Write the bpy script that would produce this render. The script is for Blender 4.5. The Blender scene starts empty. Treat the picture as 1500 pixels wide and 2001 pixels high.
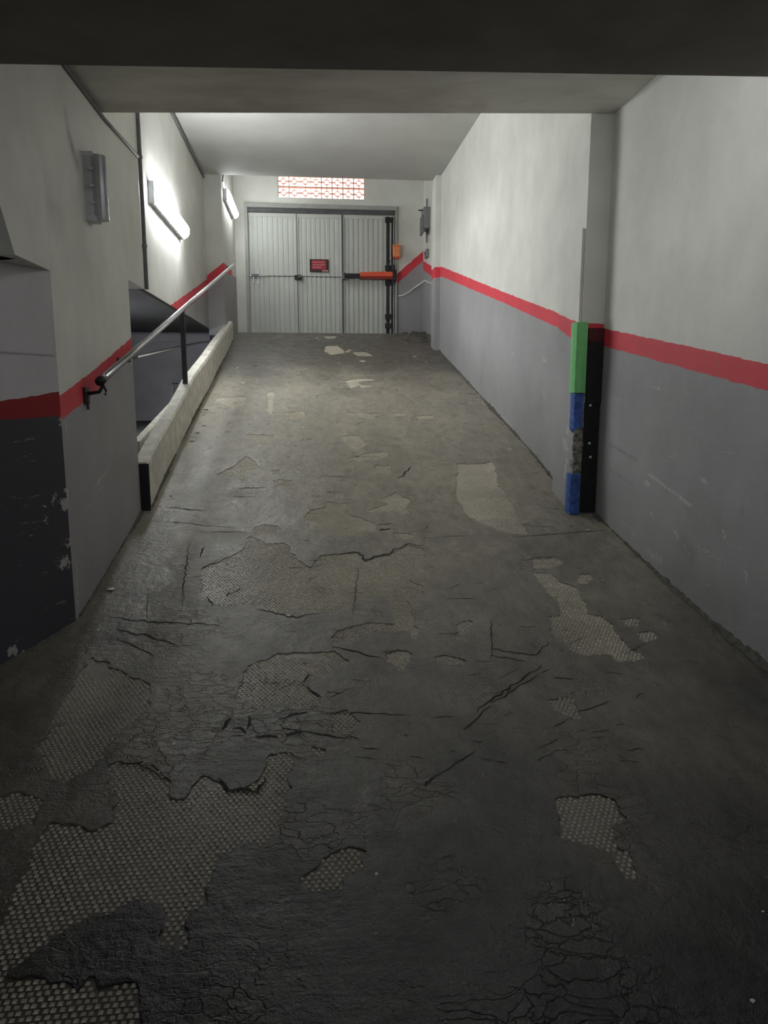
import bpy, bmesh, math, random
import numpy as np

# ------------------------------------------------------------------ camera
FPX, VX, HY, H = 1430.0, 600.0, 757.0, 1.55      # focal length in pixels, vanishing point, eye height
PITCH = math.atan((1000.5 - HY) / FPX)
YAW = math.atan((750 - VX) / FPX * math.cos(PITCH))
scene = bpy.context.scene
col = scene.collection
cam_d = bpy.data.cameras.new('camera')
cam_d.sensor_fit = 'HORIZONTAL'
cam_d.sensor_width = 36.0
cam_d.lens = 36.0 * FPX / 1500.0
cam_d.clip_start = 0.05
cam = bpy.data.objects.new('camera', cam_d)
cam.location = (0, 0, H)
cam.rotation_euler = (math.pi / 2 - PITCH, 0, -YAW)
col.objects.link(cam)
scene.camera = cam

# ------------------------------------------------------------------ sky, exposure
world = bpy.data.worlds.new('world')
scene.world = world
world.use_nodes = True
wb = world.node_tree.nodes['Background']
wb.inputs[0].default_value = (1.0, 0.89, 0.80, 1)      # bright hazy daylight outside, seen only through the vent blocks
wb.inputs[1].default_value = 3.2
scene.view_settings.view_transform = 'Standard'
scene.view_settings.look = 'None'
scene.view_settings.gamma = 1.0
scene.view_settings.use_curve_mapping = False
scene.view_settings.exposure = 0.36
TUBE_POWER = 62.0                                       # emission strength of the fluorescent diffusers

# ------------------------------------------------------------------ pixel <-> place
_F = np.array([math.sin(YAW) * math.cos(PITCH), math.cos(YAW) * math.cos(PITCH), -math.sin(PITCH)])
_R = np.array([math.cos(YAW), -math.sin(YAW), 0.0])
_U = np.cross(_R, _F)
EYE = np.array([0.0, 0.0, H])


def W(x, y, X=None, Y=None, Z=None):
    """point of the place where the sight line of a photograph pixel meets the plane X, Y or Z (world metres)"""
    r = _F + _R * (x - 750) / FPX + _U * (1000.5 - y) / FPX
    if X is not None:
        t = X / r[0]
    elif Y is not None:
        t = Y / r[1]
    else:
        t = (Z - H) / r[2]
    return EYE + r * t


# ------------------------------------------------------------------ noise
def _hash(ix, iy, s):
    h = (ix * 374761393 + iy * 668265263 + s * 1442695041) & 0xFFFFFFFF
    h = ((h ^ (h >> 13)) * 1274126177) & 0xFFFFFFFF
    return ((h ^ (h >> 16)) & 0xFFFF) / 65535.0


def vnoise(x, y, s=0):
    x = np.asarray(x, float); y = np.asarray(y, float)
    ix = np.floor(x).astype(np.int64); iy = np.floor(y).astype(np.int64)
    fx = x - ix; fy = y - iy
    fx = fx * fx * (3 - 2 * fx); fy = fy * fy * (3 - 2 * fy)
    a = _hash(ix, iy, s); b = _hash(ix + 1, iy, s); c = _hash(ix, iy + 1, s); d = _hash(ix + 1, iy + 1, s)
    return (a * (1 - fx) + b * fx) * (1 - fy) + (c * (1 - fx) + d * fx) * fy


def fbm(x, y, s=0, o=3):
    v = 0; a = 0.5; t = 0
    for k in range(o):
        v = v + a * vnoise(x, y, s + k); t += a
        x = x * 2.03 + 7.1; y = y * 2.03 + 3.7; a *= 0.5
    return v / t - 0.5


# ------------------------------------------------------------------ materials
def nt_new(name):
    m = bpy.data.materials.new(name)
    m.use_nodes = True
    return m, m.node_tree, m.node_tree.nodes['Principled BSDF']


class NT:
    def __init__(s, nt):
        s.nt = nt

    def n(s, kind, **kw):
        nd = s.nt.nodes.new(kind)
        for k, v in kw.items():
            if k.startswith('_'):
                nd.inputs[k[1:].replace('_', ' ')].default_value = v
            else:
                setattr(nd, k, v)
        return nd

    def l(s, a, b):
        s.nt.links.new(a, b)

    def math(s, op, a, b=None, clamp=False):
        nd = s.n('ShaderNodeMath', operation=op)
        nd.use_clamp = clamp
        for i, v in enumerate((a, b)):
            if v is None:
                continue
            if isinstance(v, (int, float)):
                nd.inputs[i].default_value = v
            else:
                s.l(v, nd.inputs[i])
        return nd.outputs[0]

    def noise(s, vec, scale, detail=3, rough=0.55):
        nd = s.n('ShaderNodeTexNoise')
        nd.inputs['Scale'].default_value = scale
        nd.inputs['Detail'].default_value = detail
        nd.inputs['Roughness'].default_value = rough
        s.l(vec, nd.inputs['Vector'])
        return nd.outputs[0]

    def mix(s, fac, a, b):
        nd = s.n('ShaderNodeMix', data_type='RGBA')
        for i, v in ((0, fac), (6, a), (7, b)):
            if isinstance(v, (int, float)):
                nd.inputs[i].default_value = v
            elif isinstance(v, tuple):
                nd.inputs[i].default_value = v if len(v) == 4 else v + (1,)
            else:
                s.l(v, nd.inputs[i])
        return nd.outputs[2]

    def mulcol(s, c, v):
        nd = s.n('ShaderNodeVectorMath', operation='SCALE')
        s.l(c, nd.inputs[0])
        if isinstance(v, (int, float)):
            nd.inputs[3].default_value = v
        else:
            s.l(v, nd.inputs[3])
        return nd.outputs[0]

    def remap(s, v, a, b, c, d):
        nd = s.n('ShaderNodeMapRange')
        nd.inputs[1].default_value = a; nd.inputs[2].default_value = b
        nd.inputs[3].default_value = c; nd.inputs[4].default_value = d
        s.l(v, nd.inputs[0])
        return nd.outputs[0]

    def pos(s, scale=None):
        g = s.n('ShaderNodeNewGeometry').outputs['Position']
        if scale is None:
            return g
        m = s.n('ShaderNodeMapping')
        m.inputs['Scale'].default_value = scale
        s.l(g, m.inputs[0])
        return m.outputs[0]

    def obj(s):
        return s.n('ShaderNodeTexCoord').outputs['Object']

    def bump(s, h, strength, dist, bsdf):
        b = s.n('ShaderNodeBump')
        b.inputs['Strength'].default_value = strength
        b.inputs['Distance'].default_value = dist
        s.l(h, b.inputs['Height'])
        s.l(b.outputs[0], bsdf.inputs['Normal'])


def simple(name, color, rough=0.6, metal=0.0, var=0.15, scale=12.0, bump=0.0, spec=0.5):
    m, nt, b = nt_new(name)
    t = NT(nt)
    n = t.noise(t.obj(), scale, 4)
    k = t.remap(n, 0.3, 0.7, 1 - var, 1 + var)
    rgb = t.n('ShaderNodeRGB'); rgb.outputs[0].default_value = color + (1,)
    t.l(t.mulcol(rgb.outputs[0], k), b.inputs['Base Color'])
    b.inputs['Roughness'].default_value = rough
    b.inputs['Metallic'].default_value = metal
    b.inputs['Specular IOR Level'].default_value = spec
    if bump:
        t.bump(t.noise(t.obj(), scale * 6, 3), bump, 0.01, b)
    return m


def wall_paint(name, white=(0.75, 0.75, 0.695), grey=(0.355, 0.35, 0.358), red=(0.74, 0.062, 0.088), rough=0.6):
    m, nt, b = nt_new(name)
    t = NT(nt)
    p = t.pos()
    band = t.n('ShaderNodeAttribute', attribute_name='band').outputs['Fac']
    chip = t.n('ShaderNodeAttribute', attribute_name='chip').outputs['Fac']
    wob = t.math('MULTIPLY', t.math('SUBTRACT', t.noise(p, 9, 3), 0.5), 0.22)
    bw = t.math('ADD', band, wob)
    c = t.mix(t.math('GREATER_THAN', bw, 0.0), grey, red)
    c = t.mix(t.math('GREATER_THAN', bw, 1.0), c, white)
    big = t.remap(t.noise(p, 1.1, 4), 0.3, 0.7, 0.86, 1.08)
    mid = t.remap(t.noise(t.pos((1.0, 1.0, 0.8)), 4.0, 5, 0.65), 0.3, 0.75, 1.03, 0.92)
    c = t.mulcol(t.mulcol(c, big), mid)
    stain = t.n('ShaderNodeAttribute', attribute_name='stain').outputs['Fac']
    stn = t.math('MULTIPLY', stain, t.remap(t.noise(p, 7, 4), 0.3, 0.65, 0.35, 1.0), clamp=True)
    c = t.mix(stn, c, (0.20, 0.19, 0.18))
    # flaked and scraped plaster with its own drawn places
    fl = t.noise(p, 46, 4, 0.7)
    hit = t.math('GREATER_THAN', t.math('ADD', chip, t.math('MULTIPLY', t.math('SUBTRACT', fl, 0.5), 1.5)), 0.45)
    c = t.mix(t.math('MULTIPLY', hit, 0.8), c, (0.52, 0.50, 0.50))
    # old scuffs, drawn out along the ramp, only on the grey dado
    sc = t.noise(t.pos((3.0, 1.3, 14.0)), 3.4, 5, 0.72)
    scm = t.math('MULTIPLY', t.math('GREATER_THAN', sc, 0.64), t.math('LESS_THAN', band, 0.0))
    c = t.mix(t.math('MULTIPLY', scm, 0.35), c, (0.46, 0.45, 0.46))
    t.l(c, b.inputs['Base Color'])
    b.inputs['Roughness'].default_value = rough
    b.inputs['Specular IOR Level'].default_value = 0.35
    t.bump(t.math('ADD', t.noise(p, 70, 4), t.math('MULTIPLY', t.noise(p, 5, 2), 2.0)), 0.25, 0.004, b)
    return m


M = {}
M['wall'] = wall_paint('painted_plaster')
M['wall_dark'] = wall_paint('painted_plaster_dark', white=(0.62, 0.59, 0.62), grey=(0.065, 0.065, 0.08), red=(0.30, 0.015, 0.022))  # darker grey and red for the flared wall end


def ceiling_mat():
    m, nt, b = nt_new('ceiling_plaster')
    t = NT(nt); p = t.pos()
    st = t.noise(t.pos((0.6, 1.5, 1.0)), 1.7, 6, 0.62)
    c = t.mix(t.remap(st, 0.36, 0.68, 0.0, 1.0), (0.72, 0.71, 0.66), (0.46, 0.445, 0.41))
    sp = t.noise(t.pos((1.6, 2.0, 1.0)), 1.3, 3)
    c = t.mix(t.remap(sp, 0.6, 0.75, 0.0, 0.55), c, (0.45, 0.41, 0.33))
    t.l(c, b.inputs['Base Color'])
    b.inputs['Roughness'].default_value = 0.75
    t.bump(t.noise(p, 40, 4), 0.2, 0.004, b)
    return m


M['ceiling'] = ceiling_mat()
M['ceiling_far'] = simple('ceiling_paint', (0.50, 0.50, 0.47), 0.7, var=0.07, scale=2.0, bump=0.1)
M['ceiling_dark'] = simple('ceiling_concrete', (0.29, 0.27, 0.245), 0.8, var=0.2, scale=3.0, bump=0.2)  # darker even concrete for the low garage ceiling
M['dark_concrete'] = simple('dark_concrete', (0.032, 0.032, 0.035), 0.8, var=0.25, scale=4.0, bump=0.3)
M['garage_wall'] = simple('garage_wall_paint', (0.50, 0.49, 0.46), 0.8, var=0.12, scale=2.0, bump=0.1)
M['stair_wall'] = simple('stairwell_paint', (0.42, 0.405, 0.45), 0.7, var=0.12, scale=2.5, bump=0.1)
M['curb'] = simple('curb_plaster', (0.68, 0.655, 0.58), 0.75, var=0.2, scale=9.0, bump=0.4)
M['galv'] = simple('galvanised_steel', (0.62, 0.63, 0.66), 0.24, 1.0, var=0.12, scale=30)
M['black'] = simple('black_iron', (0.012, 0.012, 0.014), 0.5, var=0.3, scale=30)
M['rubber'] = simple('black_rubber', (0.010, 0.010, 0.014), 0.75, var=0.3, scale=25, bump=0.3)
M['red_paint'] = simple('red_paint_on_rubber', (0.075, 0.006, 0.010), 0.65, var=0.3, scale=25)
M['green'] = simple('green_foam', (0.20, 0.60, 0.22), 0.7, var=0.08, scale=20, bump=0.15)
M['blue'] = simple('blue_foam', (0.05, 0.12, 0.42), 0.7, var=0.45, scale=28, bump=0.5)
M['rubble'] = simple('broken_plaster', (0.30, 0.28, 0.25), 0.9, var=0.6, scale=40, bump=0.8)
M['chip'] = simple('plaster_chip', (0.70, 0.68, 0.63), 0.8, var=0.15, scale=60)
M['door'] = simple('door_sheet_paint', (0.55, 0.57, 0.53), 0.5, var=0.06, scale=3.0)
M['door_frame'] = simple('door_frame_paint', (0.36, 0.365, 0.35), 0.5, var=0.1, scale=6.0)
M['door_dark'] = simple('door_gap_steel', (0.09, 0.09, 0.095), 0.55, var=0.3, scale=14)
M['orange'] = simple('orange_enamel', (0.75, 0.10, 0.045), 0.4, var=0.06, scale=10)
M['red_dark'] = simple('operator_underside', (0.22, 0.02, 0.015), 0.5, var=0.2, scale=20)
M['beacon'] = simple('orange_plastic', (0.85, 0.28, 0.12), 0.35, var=0.05, scale=10)
M['sign_black'] = simple('sign_black', (0.03, 0.018, 0.018), 0.5, var=0.2, scale=20)
M['sign_red'] = simple('sign_red', (0.38, 0.025, 0.045), 0.5, var=0.1, scale=20)
M['sign_pale'] = simple('sign_pale_lettering', (0.55, 0.25, 0.25), 0.5, var=0.2, scale=60)
M['box_grey'] = simple('grey_box_paint', (0.24, 0.245, 0.26), 0.5, var=0.12, scale=14)
M['white_pvc'] = simple('white_pvc', (0.75, 0.75, 0.74), 0.5, var=0.05, scale=20)
M['pipe_grey'] = simple('grey_pipe', (0.17, 0.17, 0.18), 0.55, var=0.15, scale=20)
M['post'] = simple('dark_post_paint', (0.05, 0.05, 0.055), 0.5, var=0.2, scale=20)
M['lamp_body'] = simple('lamp_body_plastic', (0.62, 0.64, 0.67), 0.5, var=0.08, scale=20)
M['terracotta'] = simple('terracotta', (0.78, 0.46, 0.38), 0.8, var=0.15, scale=20, bump=0.2)
M['crack'] = simple('crack_dirt', (0.022, 0.021, 0.019), 0.95, var=0.3, scale=40)


def diffuser_unlit():
    m, nt, b = nt_new('dead_lamp_diffuser')
    t = NT(nt)
    c = t.mix(t.remap(t.noise(t.obj(), 14, 3), 0.3, 0.7, 0, 1), (0.42, 0.43, 0.46), (0.55, 0.56, 0.58))
    t.l(c, b.inputs['Base Color'])
    b.inputs['Roughness'].default_value = 0.22
    b.inputs['Transmission Weight'].default_value = 0.25
    return m


def tube_light(name, k):
    m, nt, b = nt_new(name)
    b.inputs['Base Color'].default_value = (0.8, 0.8, 0.8, 1)
    b.inputs['Emission Color'].default_value = (0.93, 0.965, 0.97, 1)
    b.inputs['Emission Strength'].default_value = TUBE_POWER * k
    return m


M['dead'] = diffuser_unlit()
M['lit'] = tube_light('lit_diffuser', 0.85)
M['lit_old'] = tube_light('lit_diffuser_aged', 0.40)
M['fill_stair'] = tube_light('fill_diffuser_stair', 1.2)
M['fill_bay'] = tube_light('fill_diffuser_bay', 0.18)


def floor_mats():
    m, nt, b = nt_new('ramp_coat')
    t = NT(nt); p = t.pos()
    big = t.noise(t.pos((1.6, 0.55, 1)), 1.5, 4)
    c = t.mix(t.remap(big, 0.35, 0.65, 0, 1), (0.275, 0.255, 0.21), (0.34, 0.31, 0.25))
    # light falloff painted in: coat colour darkens towards the near end
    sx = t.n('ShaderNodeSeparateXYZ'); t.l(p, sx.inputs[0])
    tone_y = t.math('ADD', sx.outputs[1], t.math('MULTIPLY', t.math('SUBTRACT', t.noise(p, 1.2, 4), 0.5), 4.0))
    c = t.mix(t.remap(tone_y, 1.5, 5.4, 0.0, 1.0), (0.030, 0.030, 0.030), c)
    c = t.mix(t.remap(tone_y, 8.6, 10.4, 0.0, 0.92), c, (0.105, 0.096, 0.082))  # darker again near the top of the ramp
    c = t.mulcol(c, t.remap(t.noise(t.pos((1, 0.35, 1)), 16, 5, 0.7), 0.3, 0.7, 0.72, 1.24))
    fine = t.noise(p, 120, 3, 0.7)
    c = t.mulcol(c, t.remap(fine, 0.3, 0.7, 0.8, 1.2))
    lt = t.math('GREATER_THAN', t.noise(t.pos((1, 0.8, 1)), 30, 5, 0.75), 0.69)
    c = t.mix(t.math('MULTIPLY', lt, 0.5), c, (0.36, 0.34, 0.29))
    t.l(c, b.inputs['Base Color'])
    r = t.remap(t.noise(p, 5, 4), 0.3, 0.7, 0.23, 0.50)
    t.l(r, b.inputs['Roughness'])
    b.inputs['Specular IOR Level'].default_value = 0.42
    wr = t.n('ShaderNodeTexVoronoi', feature='DISTANCE_TO_EDGE')
    wr.inputs['Scale'].default_value = 9.0
    mp = t.pos((1.0, 2.4, 1.0))
    wn = t.n('ShaderNodeVectorMath', operation='ADD')
    sc = t.n('ShaderNodeTexNoise'); sc.inputs['Scale'].default_value = 7.0; sc.inputs['Detail'].default_value = 4
    t.l(p, sc.inputs['Vector'])
    t.l(mp, wn.inputs[0]); t.l(t.mulcol(sc.outputs['Color'], 0.35), wn.inputs[1])
    t.l(wn.outputs[0], wr.inputs['Vector'])
    crk = t.math('MINIMUM', t.math('MULTIPLY', wr.outputs['Distance'], 14.0), 1.0)
    msk = t.remap(t.noise(p, 2.3, 3), 0.48, 0.62, 0.0, 1.0)
    stri = t.noise(t.pos((1.2, 12.0, 1.0)), 3.5, 4, 0.6)
    hgt = t.math('ADD', t.math('ADD', t.math('MULTIPLY', t.math('MULTIPLY', crk, msk), 0.6), t.math('MULTIPLY', stri, 0.4)),
                 t.math('ADD', t.math('MULTIPLY', t.noise(p, 22, 5, 0.65), 1.5), t.math('MULTIPLY', fine, 0.35)))
    t.bump(hgt, 0.75, 0.007, b)
    M['coat'] = m

    m, nt, b = nt_new('embossed_concrete')
    t = NT(nt); p = t.pos()
    c = t.mix(t.remap(t.noise(p, 3, 5), 0.35, 0.65, 0, 1), (0.44, 0.405, 0.33), (0.56, 0.515, 0.42))
    c = t.mulcol(c, t.remap(t.noise(p, 60, 3), 0.3, 0.7, 0.82, 1.15))
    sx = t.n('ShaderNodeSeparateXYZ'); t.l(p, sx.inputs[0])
    tone_y = t.math('ADD', sx.outputs[1], t.math('MULTIPLY', t.math('SUBTRACT', t.noise(p, 1.6, 4), 0.5), 3.0))
    c = t.mulcol(c, t.remap(tone_y, 1.8, 5.0, 0.75, 1.0))  # light falloff painted into the studs, weaker than in the bed
    t.l(c, b.inputs['Base Color'])
    b.inputs['Roughness'].default_value = 0.28
    t.bump(t.noise(p, 90, 3), 0.4, 0.003, b)
    M['stud'] = m

    m, nt, b = nt_new('concrete_bed')
    t = NT(nt); p = t.pos()
    c = t.mix(t.remap(t.noise(p, 3, 5), 0.35, 0.65, 0, 1), (0.44, 0.40, 0.325), (0.58, 0.53, 0.43))
    c = t.mulcol(c, t.remap(t.noise(p, 45, 3), 0.3, 0.7, 0.75, 1.15))
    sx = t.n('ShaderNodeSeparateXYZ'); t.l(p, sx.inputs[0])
    tone_y = t.math('ADD', sx.outputs[1], t.math('MULTIPLY', t.math('SUBTRACT', t.noise(p, 1.6, 4), 0.5), 3.0))
    c = t.mulcol(c, t.remap(tone_y, 1.8, 5.9, 0.13, 1.0))  # falloff towards the near end painted in, bed darker than studs
    t.l(c, b.inputs['Base Color'])
    b.inputs['Roughness'].default_value = 0.45
    t.bump(t.noise(p, 90, 3), 0.4, 0.003, b)
    M['bed'] = m


floor_mats()


# ------------------------------------------------------------------ mesh helpers
class MB:
    """collects shapes in world metres; build() links them as ONE mesh object, local to its parent"""
    def __init__(s):
        s.v = []; s.f = []; s.m = []

    def add(s, vs, fs, mi=0):
        o = len(s.v)
        s.v += [tuple(map(float, v)) for v in vs]
        s.f += [tuple(i + o for i in f) for f in fs]
        s.m += [mi] * len(fs)
        return s

    def box(s, a, b, mi=0):
        x0, y0, z0 = np.minimum(a, b); x1, y1, z1 = np.maximum(a, b)
        return s.hexa([(x0, y0, z0), (x1, y0, z0), (x1, y1, z0), (x0, y1, z0), (x0, y0, z1), (x1, y0, z1), (x1, y1, z1), (x0, y1, z1)], mi)

    def hexa(s, v, mi=0):
        return s.add(v, [(3, 2, 1, 0), (4, 5, 6, 7), (0, 1, 5, 4), (1, 2, 6, 5), (2, 3, 7, 6), (3, 0, 4, 7)], mi)

    def prism(s, poly, z0, z1, mi=0):
        n = len(poly)
        vs = [(x, y, z0) for x, y in poly] + [(x, y, z1) for x, y in poly]
        fs = [tuple(range(n))[::-1], tuple(range(n, 2 * n))] + [(i, (i + 1) % n, n + (i + 1) % n, n + i) for i in range(n)]
        return s.add(vs, fs, mi)

    def tube(s, pts, r, n=12, mi=0, caps=True):
        pts = [np.array(p, float) for p in pts]
        rings = []
        for i, p in enumerate(pts):
            d = pts[min(i + 1, len(pts) - 1)] - pts[max(i - 1, 0)]
            d = d / np.linalg.norm(d)
            up = np.array([0, 0, 1.0]) if abs(d[2]) < 0.9 else np.array([1.0, 0, 0])
            a = np.cross(d, up); a /= np.linalg.norm(a); b = np.cross(d, a)
            rr = r[i] if isinstance(r, (list, tuple)) else r
            rings.append([p + rr * (a * math.cos(2 * math.pi * k / n) + b * math.sin(2 * math.pi * k / n)) for k in range(n)])
        vs = [v for ring in rings for v in ring]
        fs = []
        for i in range(len(pts) - 1):
            for k in range(n):
                fs.append((i * n + k, i * n + (k + 1) % n, (i + 1) * n + (k + 1) % n, (i + 1) * n + k))
        if caps:
            fs += [tuple(range(n)), tuple(range((len(pts) - 1) * n, len(pts) * n))[::-1]]
        return s.add(vs, fs, mi)

    def sweep(s, profile, pts_fn, n):
        """profile: list of (u, v); pts_fn(k) -> function mapping (u, v) to a point"""
        m = len(profile)
        vs = []
        for k in range(n):
            g = pts_fn(k)
            vs += [g(u, v) for u, v in profile]
        fs = [tuple(range(m))[::-1], tuple(range((n - 1) * m, n * m))]
        for k in range(n - 1):
            for i in range(m):
                fs.append((k * m + i, k * m + (i + 1) % m, (k + 1) * m + (i + 1) % m, (k + 1) * m + i))
        return s.add(vs, fs)

    # parts of parts share their thing's origin
    def build(s, name, mats, parent=None, smooth=False, bevel=0.0):
        me = bpy.data.meshes.new(name)
        o0 = np.array(parent['_w'] if parent is not None and '_w' in parent else (0, 0, 0), float)
        me.from_pydata([tuple(np.array(v) - o0) for v in s.v], [], s.f)
        mats = mats if isinstance(mats, (list, tuple)) else [mats]
        for m in mats:
            me.materials.append(m)
        me.polygons.foreach_set('material_index', s.m)
        bm = bmesh.new(); bm.from_mesh(me)
        bmesh.ops.recalc_face_normals(bm, faces=bm.faces)
        bm.to_mesh(me); bm.free()
        if smooth:
            me.polygons.foreach_set('use_smooth', [True] * len(me.polygons))
        ob = bpy.data.objects.new(name, me)
        col.objects.link(ob)
        if parent is not None:
            ob.parent = parent
            ob['_w'] = tuple(o0)
        if bevel:
            b = ob.modifiers.new('bevel', 'BEVEL'); b.width = bevel; b.segments = 2; b.limit_method = 'ANGLE'
        return ob


def thing(name, label, cat, loc, group=None):
    o = bpy.data.objects.new(name, None)
    o.location = tuple(loc)
    o.empty_display_size = 0.1
    col.objects.link(o)
    o['_w'] = tuple(float(c) for c in loc)
    tag(o, label, cat, group)
    return o


def tag(o, label, cat, group=None):
    o['label'] = label; o['category'] = cat
    if group:
        o['group'] = group
    return o


def struct(o, label=None, cat=None):
    o['kind'] = 'structure'
    if label:
        o['label'] = label
    if cat:
        o['category'] = cat
    return o


def set_attr(me, name, vals):
    a = me.attributes.new(name, 'FLOAT', 'POINT')
    a.data.foreach_set('value', np.asarray(vals, np.float32))


def stroke_field(P, strokes):
    """P (n,2); strokes: ((u,v),(u,v),width,strength)"""
    out = np.zeros(len(P))
    for a, b, w, k in strokes:
        a = np.array(a); b = np.array(b); d = b - a
        t = np.clip(((P - a) @ d) / max(d @ d, 1e-9), 0, 1)
        q = a + t[:, None] * d
        out = np.maximum(out, k * np.exp(-(((P - q) ** 2).sum(1)) / w ** 2))
    return out


def wall(name, axis, const, rects, bot, top, thick, step=0.03, chips=(), mat='wall', label=None, stains=()):
    """painted wall slab. axis 'X': plane X=const spanning (y, z); axis 'Y': plane Y=const spanning (x, z).
    rects: (u0, u1, z0, z1) with z numbers or functions of u; bot/top: red band edges as functions of u; thick: signed depth behind the face."""
    V = []; Fc = []; band = []; UV = []
    for (u0, u1, z0, z1) in rects:
        nu = max(2, int(abs(u1 - u0) / step) + 1)
        us = np.linspace(u0, u1, nu)
        za = np.array([z0(u) if callable(z0) else z0 for u in us]); zb = np.array([z1(u) if callable(z1) else z1 for u in us])
        nz = max(2, int((zb - za).max() / step) + 1)
        tt = np.linspace(0, 1, nz)
        Z = za[:, None] + (zb - za)[:, None] * tt[None, :]
        U = np.repeat(us[:, None], nz, 1)
        for layer in (0, 1):
            o = len(V)
            c = const + (thick if layer else 0)
            for u, z in zip(U.ravel(), Z.ravel()):
                V.append((c, u, z) if axis == 'X' else (u, c, z))
            UV += list(zip(U.ravel(), Z.ravel()))
            if layer == 0:
                f0 = o
                for i in range(nu - 1):
                    for j in range(nz - 1):
                        Fc.append((o + i * nz + j, o + (i + 1) * nz + j, o + (i + 1) * nz + j + 1, o + i * nz + j + 1))
            else:
                f1 = o
                ring = [i * nz for i in range(nu)] + [(nu - 1) * nz + j for j in range(1, nz)] + [i * nz + nz - 1 for i in range(nu - 2, -1, -1)] + [j for j in range(nz - 2, 0, -1)]
                m = len(ring)
                for k in range(m):
                    a, b = ring[k], ring[(k + 1) % m]
                    Fc.append((f0 + a, f0 + b, f1 + b, f1 + a))
                for i in range(nu - 1):
                    Fc.append((f1 + i * nz, f1 + (i + 1) * nz, f1 + (i + 1) * nz + nz - 1, f1 + i * nz + nz - 1))
    UV = np.array(UV)
    bb = np.array([bot(u) for u in UV[:, 0]]); tp = np.array([top(u) for u in UV[:, 0]])
    me = bpy.data.meshes.new(name)
    me.from_pydata(V, [], Fc)
    set_attr(me, 'band', (UV[:, 1] - bb) / (tp - bb))
    set_attr(me, 'chip', stroke_field(UV, chips) if chips else np.zeros(len(UV)))
    if stains:
        set_attr(me, 'stain', stroke_field(UV, stains))
    me.materials.append(M[mat])
    bm = bmesh.new(); bm.from_mesh(me); bmesh.ops.recalc_face_normals(bm, faces=bm.faces); bm.to_mesh(me); bm.free()
    ob = bpy.data.objects.new(name, me)
    col.objects.link(ob)
    struct(ob, label)
    return ob


def line_on(pix, axis, const):
    """red band edge: photograph points carried onto the wall plane -> height as a function of the place along the wall"""
    pts = sorted([(w[1], w[2]) if axis == 'X' else (w[0], w[2]) for w in (W(x, y, X=const) if axis == 'X' else W(x, y, Y=const) for x, y in pix)])
    us = [p[0] for p in pts]; zs = [p[1] for p in pts]

    def fn(u):
        if u < us[0]:
            s = (zs[1] - zs[0]) / (us[1] - us[0]); return zs[0] + s * (u - us[0])
        if u > us[-1]:
            s = (zs[-1] - zs[-2]) / (us[-1] - us[-2]); return zs[-1] + s * (u - us[-1])
        return float(np.interp(u, us, zs))
    return fn


def strokes_on(axis, const, lst):
    out = []
    for (x0, y0, x1, y1, w, k) in lst:
        a = W(x0, y0, X=const) if axis == 'X' else W(x0, y0, Y=const)
        b = W(x1, y1, X=const) if axis == 'X' else W(x1, y1, Y=const)
        i = 1 if axis == 'X' else 0
        out.append(((a[i], a[2]), (b[i], b[2]), w, k))
    return out


# ------------------------------------------------------------------ key planes of the place (metres; +Y runs up the ramp)
XR_NEAR, XR_COL, XR_FAR = 2.10, 1.94, 2.00
XL_NEAR, XL_FAR, X_CURB = -1.20, -1.45, -1.14
Y_COL, Y_COL_END = 5.15, 5.56
Y_PORTAL = 11.5
Y_END = 13.5
Z_CEIL_FAR = 3.05 + H
Y_OPEN, Y_BLOCK_END, Y_CORNER = 5.33, 5.83, 3.75
Z_SOFFIT = 0.875 + H
NONE = lambda u: -50.0
NONE1 = lambda u: -49.0          # band far below: all white

# ramp profile (y, height)
_py = np.array([-10, -1, 0, 1, 2, 3.02, 4.03, 5.2, 6.4, 7.3, 9.3, 11.0, 12.2, 12.8, 13.2, 15.0])
_pz = np.array([-1.56, -1.56, -1.55, -1.50, -1.41, -1.285, -1.14, -.915, -.58, -.365, .10, .50, .80, .915, .93, .93]) + H
_yy = np.linspace(-10, 15, 2501)
_zz = np.interp(_yy, _py, _pz)
_k = np.hanning(61); _k /= _k.sum()
_zz = np.convolve(np.pad(_zz, 30, mode='edge'), _k, 'valid')


def prof(y):
    return np.interp(y, _yy, _zz)


def zfloor(x, y):
    x = np.asarray(x, float); y = np.asarray(y, float)
    return prof(y) + 0.012 * fbm(x * 0.9 + 5, y * 0.9, 11, 2) * np.clip((13 - y) / 3, 0, 1)


def G(px, py):
    """photograph pixel -> place on the ramp surface"""
    r = _F + _R * (px - 750) / FPX + _U * (1000.5 - py) / FPX
    lo, hi = 0.3, 30.0
    ts = np.linspace(0.5, 16, 800)
    q = EYE[None, :] + ts[:, None] * r[None, :]
    below = np.nonzero(q[:, 2] < prof(q[:, 1]))[0]
    if len(below) == 0:
        i = int(np.argmin(q[:, 2] - prof(q[:, 1])))
        return q[i]
    i = below[0]
    lo, hi = ts[max(i - 1, 0)], ts[i]
    for _ in range(30):
        m = (lo + hi) / 2
        p = EYE + m * r
        if p[2] < prof(p[1]):
            hi = m
        else:
            lo = m
    return EYE + hi * r


# ------------------------------------------------------------------ floor
def TZ(k, ox, oy, pts):
    return [(ox + x / k, oy + y / k) for x, y in pts]


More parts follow.
